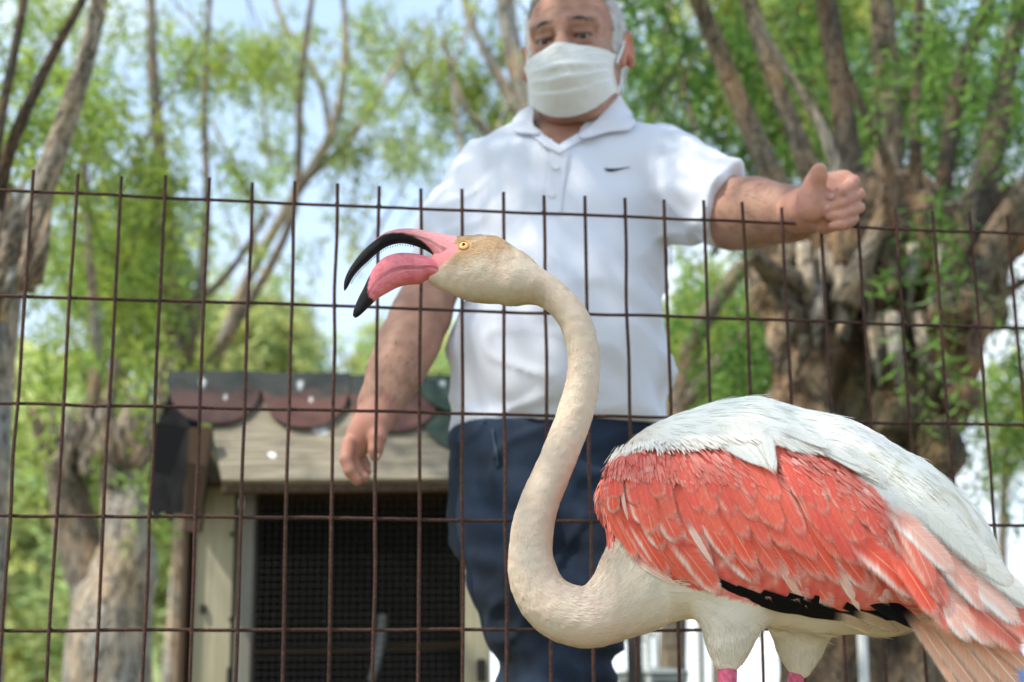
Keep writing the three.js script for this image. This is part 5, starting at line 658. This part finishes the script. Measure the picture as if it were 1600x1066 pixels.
    for (let i = 0; i < N; i++) { const j = Math.floor(r() * hp.count), p = V3().fromBufferAttribute(hp, j), n = V3().fromBufferAttribute(hn, j), d = V3(0, -0.6, -0.7 - 0.4 * r()); d.addScaledVector(n, -d.dot(n) + 0.2).normalize(); d.x += 0.3 * (r() - 0.5); const X = d.clone().cross(n).normalize(), Z = X.clone().cross(d).normalize(); m.makeBasis(X, d.normalize(), Z).scale(V3(0.0009, 0.014, 0.014)).setPosition(p).premultiply(HM).premultiply(iv); im.setMatrixAt(i, m); const k = hairCol(p); im.setColorAt(i, col.setRGB(...k.map((q) => q * (0.8 + 0.5 * r())))); }
    im.name = 'hair_strands'; shade(im); hair.add(im); im.applyMatrix4(hair.matrix.clone().invert()); im.userData.kind = 'stuff';
    for (const s of [-1, 1]) part('eyebrow', onHead(tube([V3(s * 0.012, 0.0225, 0.1015), V3(s * 0.03, 0.0285, 0.0975), V3(s * 0.05, 0.0225, 0.081)], [0.0013, 0.0019, 0.0009], 14, 7, { wob: (l, a) => 0.35 * N3(l * 900, a * 2, s) })), std({ color: [0.07, 0.06, 0.055], roughness: 0.9 }), t);
    // mask with three pleats and ear loops
    const P = [], I = [], nu = 44, nv = 40, mk = std({ roughness: 0.9, color: [0.8, 0.82, 0.81], sheen: 0.3, transmission: 0.12, thickness: 0 });
    for (const o of [0, 1]) for (let j = 0; j <= nv; j++) for (let i = 0; i <= nu; i++) {
      const u = i / nu * 2 - 1, v = j / nv, a = Math.abs(u), top = -0.024 - 0.005 * a, bot = -0.134 + 0.044 * Math.pow(a, 2.2), zc = 0.122 + 0.018 * Math.sin(Math.min(1, v / 0.5) * Math.PI / 2) - 0.058 * Math.pow(Math.max(0, (v - 0.35) / 0.65), 2), nose = Math.exp(-u * u * 14) * (1 - smooth(v, 0, 0.3)), ple = [0.3, 0.5, 0.7].reduce((q, e) => q + 0.006 * smooth(v, e, e + 0.025) * smooth(v, e + 0.16, e + 0.05), 0), z = 0.034 + (zc - 0.034) * Math.pow(Math.cos(a * Math.PI / 2 * 0.98), 0.42) + 0.011 * nose + ple * (1 - a * 0.6) + 0.0013 * N3(u * 5, v * 7, 2) + 0.0012 * N3(u * 2, v * 18, 5) - 0.003 * smooth(a, 0.9, 1);
      P.push(0.077 * u * (1 - 0.07 * Math.sin(v * Math.PI)), lerp(top, bot, v) + 0.003 * nose, z - o * 0.0012); }
    const row = nu + 1, q0 = row * (nv + 1); for (let j = 0; j < nv; j++) for (let i = 0; i < nu; i++) { const a = j * row + i; I.push(a, a + row, a + 1, a + 1, a + row, a + row + 1); const b = q0 + a; I.push(b, b + 1, b + row, b + 1, b + row + 1, b + row); }
    const rimE = []; for (let i = 0; i < nu; i++) rimE.push([i, i + 1], [nv * row + i + 1, nv * row + i]); for (let j = 0; j < nv; j++) rimE.push([(j + 1) * row, j * row], [j * row + nu, (j + 1) * row + nu]); for (const [a, b] of rimE) I.push(a, b, q0 + b, a, q0 + b, q0 + a);
    const mg = new THREE.BufferGeometry(); mg.setAttribute('position', new THREE.Float32BufferAttribute(P, 3)); mg.setIndex(I); mg.computeVertexNormals(); const mask = part('face_mask', onHead(mg), mk, t);
    for (const s of [-1, 1]) { part('ear_loop', onHead(tube([V3(s * 0.076, -0.04, 0.036), V3(s * 0.082, -0.012, 0.012), V3(s * 0.087, 0.018, -0.012), V3(s * 0.09, 0.02, -0.03)], [0.0026, 0.0024, 0.002, 0.002], 16, 8)), mk, mask); part('ear_loop', onHead(tube([V3(s * 0.074, -0.094, 0.036), V3(s * 0.077, -0.068, 0.014), V3(s * 0.08, -0.035, -0.008), V3(s * 0.086, -0.03, -0.026)], [0.0026, 0.0024, 0.002, 0.002], 16, 8)), mk, mask); part('mask_hem', onHead(tube([0, 0.25, 0.5, 0.75, 1].map((v) => { const j = Math.round(v * nv) * row + (s > 0 ? nu : 0); return V3(P[j * 3] + s * 0.0004, P[j * 3 + 1], P[j * 3 + 2]); }), [0.0022, 0.0022, 0.0022], 16, 7)), mk, mask); }
  }
  { const g = mergeGeometries(parts), hp = parts[0].attributes.position, hn = parts[0].attributes.normal, r = rngOf(611), M4 = [], m = new THREE.Matrix4(); part('body', g.clone(), skin, t);
    for (let i = 0; i < 9000; i++) { const j = Math.floor(r() * hp.count), p = V3().fromBufferAttribute(hp, j), n = V3().fromBufferAttribute(hn, j); const left = p.x < -0.13 && p.y < 1.06, right = p.x > 0.3; if (!left && !right) continue; const d = (right ? V3(0.9, -0.3, 0.4) : V3(-0.3, -1, 0.2)).add(V3(r() - 0.5, r() - 0.5, r() - 0.5)); d.addScaledVector(n, -d.dot(n) + 0.25).normalize(); const X = d.clone().cross(n).normalize(), Z = X.clone().cross(d); M4.push(m.makeBasis(X, d, Z).scale(V3(0.0005, 0.008 + 0.008 * r(), 0.01)).setPosition(p).clone()); }
    const st = new THREE.BufferGeometry(); st.setAttribute('position', new THREE.Float32BufferAttribute([-0.5, 0, 0, 0.5, 0, 0, 0, 1, 0.15], 3)); st.setIndex([0, 1, 2]); st.computeVertexNormals(); const im = new THREE.InstancedMesh(st, std({ color: [0.12, 0.08, 0.055] }), M4.length), iv = t.matrixWorld.clone().invert(); M4.forEach((e, i) => im.setMatrixAt(i, e.premultiply(iv))); im.name = 'arm_hair'; shade(im); t.add(im); im.userData.kind = 'stuff'; }

  // ---- polo shirt
  const T = new Field(M(640, 700).setZ(-D - 0.24), M(1230, 130).setZ(-D + 0.36), 0.0065), hemY = M(870, 655, 0.1).y;
  const chest = [[[778, 262, 58], -0.03], [[1022, 258, 60], -0.03]];
  T.chain([S(778, 268, 60, -0.03), S(885, 236, 66, -0.035), S(1015, 264, 62, -0.03)], 0.05, 0.85);
  T.ell(M(886, 360, -0.005), V3(0.172, 0.19, 0.115), 0.06); T.ell(M(882, 520, 0.02), V3(0.168, 0.2, 0.138), 0.06); T.chain([S(800, 560, 92, 0.0), S(796, 690, 96, 0.0)], 0.05, 0.95); T.chain([S(944, 560, 90, 0.0), S(944, 690, 95, 0.0)], 0.05, 0.95);
  const sleeve = (pts, cut, n, k) => { const g = new Field(T.lo, V3(T.lo.x + (T.n[0] - 1) * T.h, T.lo.y + (T.n[1] - 1) * T.h, T.lo.z + (T.n[2] - 1) * T.h), T.h); g.n = T.n; g.d = new Float32Array(T.d.length).fill(9); g.chain(pts, 0.03); for (let i = 0; i < g.d.length; i++) if (g.d[i] < 1) { const x = g.lo.x + (i % g.n[0]) * g.h, y = g.lo.y + (Math.floor(i / g.n[0]) % g.n[1]) * g.h, z = g.lo.z + Math.floor(i / (g.n[0] * g.n[1])) * g.h; g.d[i] = Math.max(g.d[i], (x - cut.x) * n.x + (y - cut.y) * n.y + (z - cut.z) * n.z); } for (let i = 0; i < g.d.length; i++) { const a = T.d[i], b = g.d[i], q = Math.max(k - Math.abs(a - b), 0) / k; T.d[i] = Math.min(a, b) - q * q * k * 0.25; } };
  sleeve([S(752, 290, 62, -0.025), S(718, 362, 60, -0.01), S(686, 450, 58, 0.005)], M(690, 432, 0), V3(-0.3, -0.95, 0.1).normalize(), 0.03);
  sleeve([S(1020, 262, 66, 0.0), S(1090, 306, 66, 0.06), S(1160, 335, 66, 0.145)], M(1140, 325, 0.12), V3(0.8, -0.3, 0.55).normalize(), 0.035);
  T.all((x, y, z, v) => { if (v > 0.05) return v;
    const w = 0.5 + 0.5 * N3(x * 3, y * 3, z * 3 + 4), low = smooth(y, hemY + 0.26, hemY + 0.02), f = 0.0085 * w * Math.sin((y * 58 + x * 9 * Math.sin(x * 7 + 1) + 5 * N3(x * 3.2, y * 2.4, z * 2)) ) * low, d = 0.008 * N3(x * 7, y * 4.4, z * 7) + 0.0065 * N3(x * 12 + y * 9, y * 5 - x * 7, z * 9), arm = smooth(x, 0.2, 0.3) * 0.004 * Math.sin(x * 90 + y * 60 + 4 * N3(x * 9, y * 9, z * 9));
    const rid = -0.0042 * Math.max(0, 1 - Math.abs(N3(x * 4.5 + y * 3.5, y * 6.5 - x * 3, z * 4 + 2)) * 4.5) * (0.35 + 0.65 * Math.max(low, smooth(Math.abs(x - 0.09), 0.1, 0.18))); let e = v + f + d + arm + rid; e = Math.max(e, hemY - 0.004 * N3(x * 9, 0, z * 9) - y); return e; });
  // the neck opening: a leaning hole with a short V in front
  const holes = [[M(905, 120, -0.04), M(893, 214, -0.028), 0.073, 0.066], [M(872, 190, 0.04), M(873, 216, 0.07), 0.05, 0.022], [M(872, 205, 0.07), M(873, 232, 0.09), 0.028, 0.006]];
  for (const [a, b, ra, rb] of holes) { const g = new Field(V3(a.x - 0.15, b.y - 0.12, -D - 0.2), V3(a.x + 0.15, a.y + 0.12, -D + 0.2), 0.0065); g.cone(a, b, ra, rb); T.all((x, y, z, v) => { const e = g.at(V3(x, y, z)); return e < 0.05 ? Math.max(v, -e) : v; }); }
  const cloth = std({ color: [0.72, 0.745, 0.83], roughness: 0.92, sheen: 0.35, bumpScale: 0.0006 }); cloth.bumpMap = tex(64, 64, (u, v) => 128 + 60 * Math.sin(u * 6.283 * 8) * Math.sin(v * 6.283 * 8) + 40 * tile(u, v, 9, 9, 3, 2), false); 
  const shirt = part('polo_shirt', T.mesh(null, 40), cloth, t);
  const drapeAt = (x, y, off, F2 = T) => { const d = ray(x, y), p = F2.hit(eye, d, 1.8, 3.2, 0.005); return p ? p.addScaledVector(F2.grad(p, 0.012), off) : M(x, y, 0.05); };
  const drape = (name, top, bot, off, mat, parent, nu = 24, nv = 8, th = 0.0022, F2 = T) => { const P = [], I = [], U = [], ln = (a, s) => { const f = s * (a.length - 1), i = Math.min(a.length - 2, Math.floor(f)); return [lerp(a[i][0], a[i + 1][0], f - i), lerp(a[i][1], a[i + 1][1], f - i)]; }; for (const o of [0, 1]) for (let j = 0; j <= nv; j++) for (let i = 0; i <= nu; i++) { const [ax, ay] = ln(top, i / nu), [bx, by] = ln(bot, i / nu), v = j / nv, p = drapeAt(lerp(ax, bx, v), lerp(ay, by, v), typeof off === 'function' ? off(i / nu, v) - o * th : off - o * th, F2); P.push(p.x, p.y, p.z); U.push(p.x * 40, p.y * 40); }
    const row = nu + 1, q0 = row * (nv + 1); for (let j = 0; j < nv; j++) for (let i = 0; i < nu; i++) { const a = j * row + i, b = q0 + a; I.push(a, a + row, a + 1, a + 1, a + row, a + row + 1, b, b + 1, b + row, b + 1, b + row + 1, b + row); } const e = []; for (let i = 0; i < nu; i++) e.push([i, i + 1], [nv * row + i + 1, nv * row + i]); for (let j = 0; j < nv; j++) e.push([(j + 1) * row, j * row], [j * row + nu, (j + 1) * row + nu]); for (const [a, b] of e) I.push(a, b, q0 + b, a, q0 + b, q0 + a);
    const g = new THREE.BufferGeometry(); g.setAttribute('position', new THREE.Float32BufferAttribute(P, 3)); g.setAttribute('uv', new THREE.Float32BufferAttribute(U, 2)); g.setIndex(I); g.computeVertexNormals(); return part(name, g, mat, parent); };
  // collar leaves lie over shirt and neck together
  const CN = new Field(M(770, 290).setZ(-D - 0.2), M(1040, 110).setZ(-D + 0.2), 0.006); CN.all((x, y, z, v) => { const p = V3(x, y, z); return Math.min(T.at(p), A.at(p) - 0.008); });
  CN.cone(M(906, 130, -0.035), M(897, 214, -0.03), 0.076, 0.086, 0.03);
  drape('collar', [[962, 146], [954, 160], [938, 182], [921, 200], [903, 214]], [[974, 172], [994, 200], [982, 210], [950, 213], [908, 222]], (u, v) => 0.006 + 0.006 * v, cloth, shirt, 26, 8, 0.003, CN);
  drape('collar', [[842, 160], [838, 176], [835, 190], [836, 200], [846, 210]], [[820, 180], [806, 196], [804, 212], [818, 216], [842, 218]], (u, v) => 0.006 + 0.006 * v, cloth, shirt, 20, 8, 0.003, CN);
  drape('collar_stand', [[902, 212], [888, 221], [873, 231], [856, 220], [838, 204]], [[908, 222], [892, 232], [874, 243], [852, 232], [832, 214]], 0.006, cloth, shirt, 20, 4, 0.003, CN);
  drape('placket', [[861, 236], [888, 236]], [[846, 334], [876, 336]], 0.0035, cloth, shirt, 6, 20, 0.002);
  for (const [x, y] of [[868, 262], [862, 306]]) { const p = drapeAt(x, y, 0.0055), g = new THREE.CylinderGeometry(0.0055, 0.0058, 0.002, 20); g.rotateX(Math.PI / 2 - 0.1); g.translate(p.x, p.y, p.z); part('button', g, std({ color: [0.75, 0.76, 0.8], roughness: 0.3 }), shirt); }
  // curved tick embroidered on the chest
  drape('logo', [[944, 262], [947, 268], [956, 269], [968, 266], [985, 261.5]], [[944, 262.5], [946, 271], [953, 272], [966, 267.5], [985, 262]].map(([x, y], i) => [x, [262.4, 264, 264.5, 264, 261.3][i]]), 0.0022, std({ color: [0.012, 0.018, 0.05], roughness: 0.7 }), shirt, 20, 3, 0.001);
  // sleeve seam ridge
  // ---- jeans
  const J = new Field(M(660, 640).setZ(-D - 0.26).setY(0.0), M(1090, 640).setZ(-D + 0.24).setY(hemY + 0.05), 0.0075), knee = (x) => M(x, 1075, 0.06);
  J.ell(M(872, 690, -0.01), V3(0.172, 0.12, 0.12), 0.03);
  const legs = [[[S(796, 700, 95, 0), S(806, 820, 98, 0.01), S(838, 960, 82, 0.03)], 862, 0.072, -0.03], [[S(950, 700, 95, 0), S(936, 830, 95, 0), S(902, 970, 76, 0.0)], 882, 0.068, -0.07]];
  for (const [p, kx, kr, dz] of legs) { const k = knee(kx).add(V3(0, 0, dz)); J.chain([...p, [k, kr], [V3(k.x + (kx < 870 ? -0.01 : 0.02), 0.3, k.z - 0.02), 0.068], [V3(k.x + (kx < 870 ? -0.02 : 0.035), 0.06, k.z - 0.02), 0.064]], 0.025); }
  J.all((x, y, z, v) => { if (v > 0.04) return v; const kn = smooth(Math.abs(y - 0.52), 0.2, 0.02); return Math.max(v + 0.006 * N3(x * 8, y * 5, z * 8) + 0.004 * N3(x * 5 + y * 14, y * 15, z * 6) - 0.006 * Math.max(0, 1 - Math.abs(N3(x * 4 + y * 3, y * 8 - x * 4, z * 4)) * 4.5) + kn * 0.004 * Math.sin(y * 95 + x * 30), y - hemY - 0.004); });
  const denim = std({ vertexColors: true, roughness: 0.95, sheen: 0.2 });
  const jc = (p) => { const f = fbm(p.x * 5, p.y * 4, p.z * 5, 4), w = 0.15 * N3(p.x * 400, p.y * 40, 0); return mix3([0.0035, 0.0085, 0.019], [0.015, 0.031, 0.062], clamp(0.4 + 1.3 * f + w + 0.25 * smooth(p.y, 0.7, 0.5), 0, 1)); };
  const jeans = part('jeans', J.mesh(jc), denim, t);
  drape('pocket_seam', [[768, 672], [771, 692], [775, 712], [776, 730]], [[772, 672], [775, 692], [779, 712], [780, 730]], 0.0025, std({ color: [0.035, 0.055, 0.09], roughness: 0.9 }), jeans, 16, 2, 0.002, J);
  for (const [, kx, , dz] of legs) { const k = knee(kx), x = k.x + (kx < 870 ? -0.02 : 0.035), z = k.z + dz + 0.01, G = new Field(V3(x - 0.09, -0.02, z - 0.16), V3(x + 0.09, 0.16, z + 0.22), 0.007); G.cone(V3(x, 0.045, z - 0.07), V3(x, 0.04, z + 0.12), 0.042, 0.046, 0.02); G.cone(V3(x, 0.06, z - 0.05), V3(x, 0.1, z - 0.04), 0.045, 0.05, 0.02); G.all((a, b, c, v) => Math.max(v, 0.001 - b)); part('shoe', G.mesh(null), std({ color: [0.03, 0.028, 0.026], roughness: 0.5 }), t); }
}
renderer.render(scene, camera);
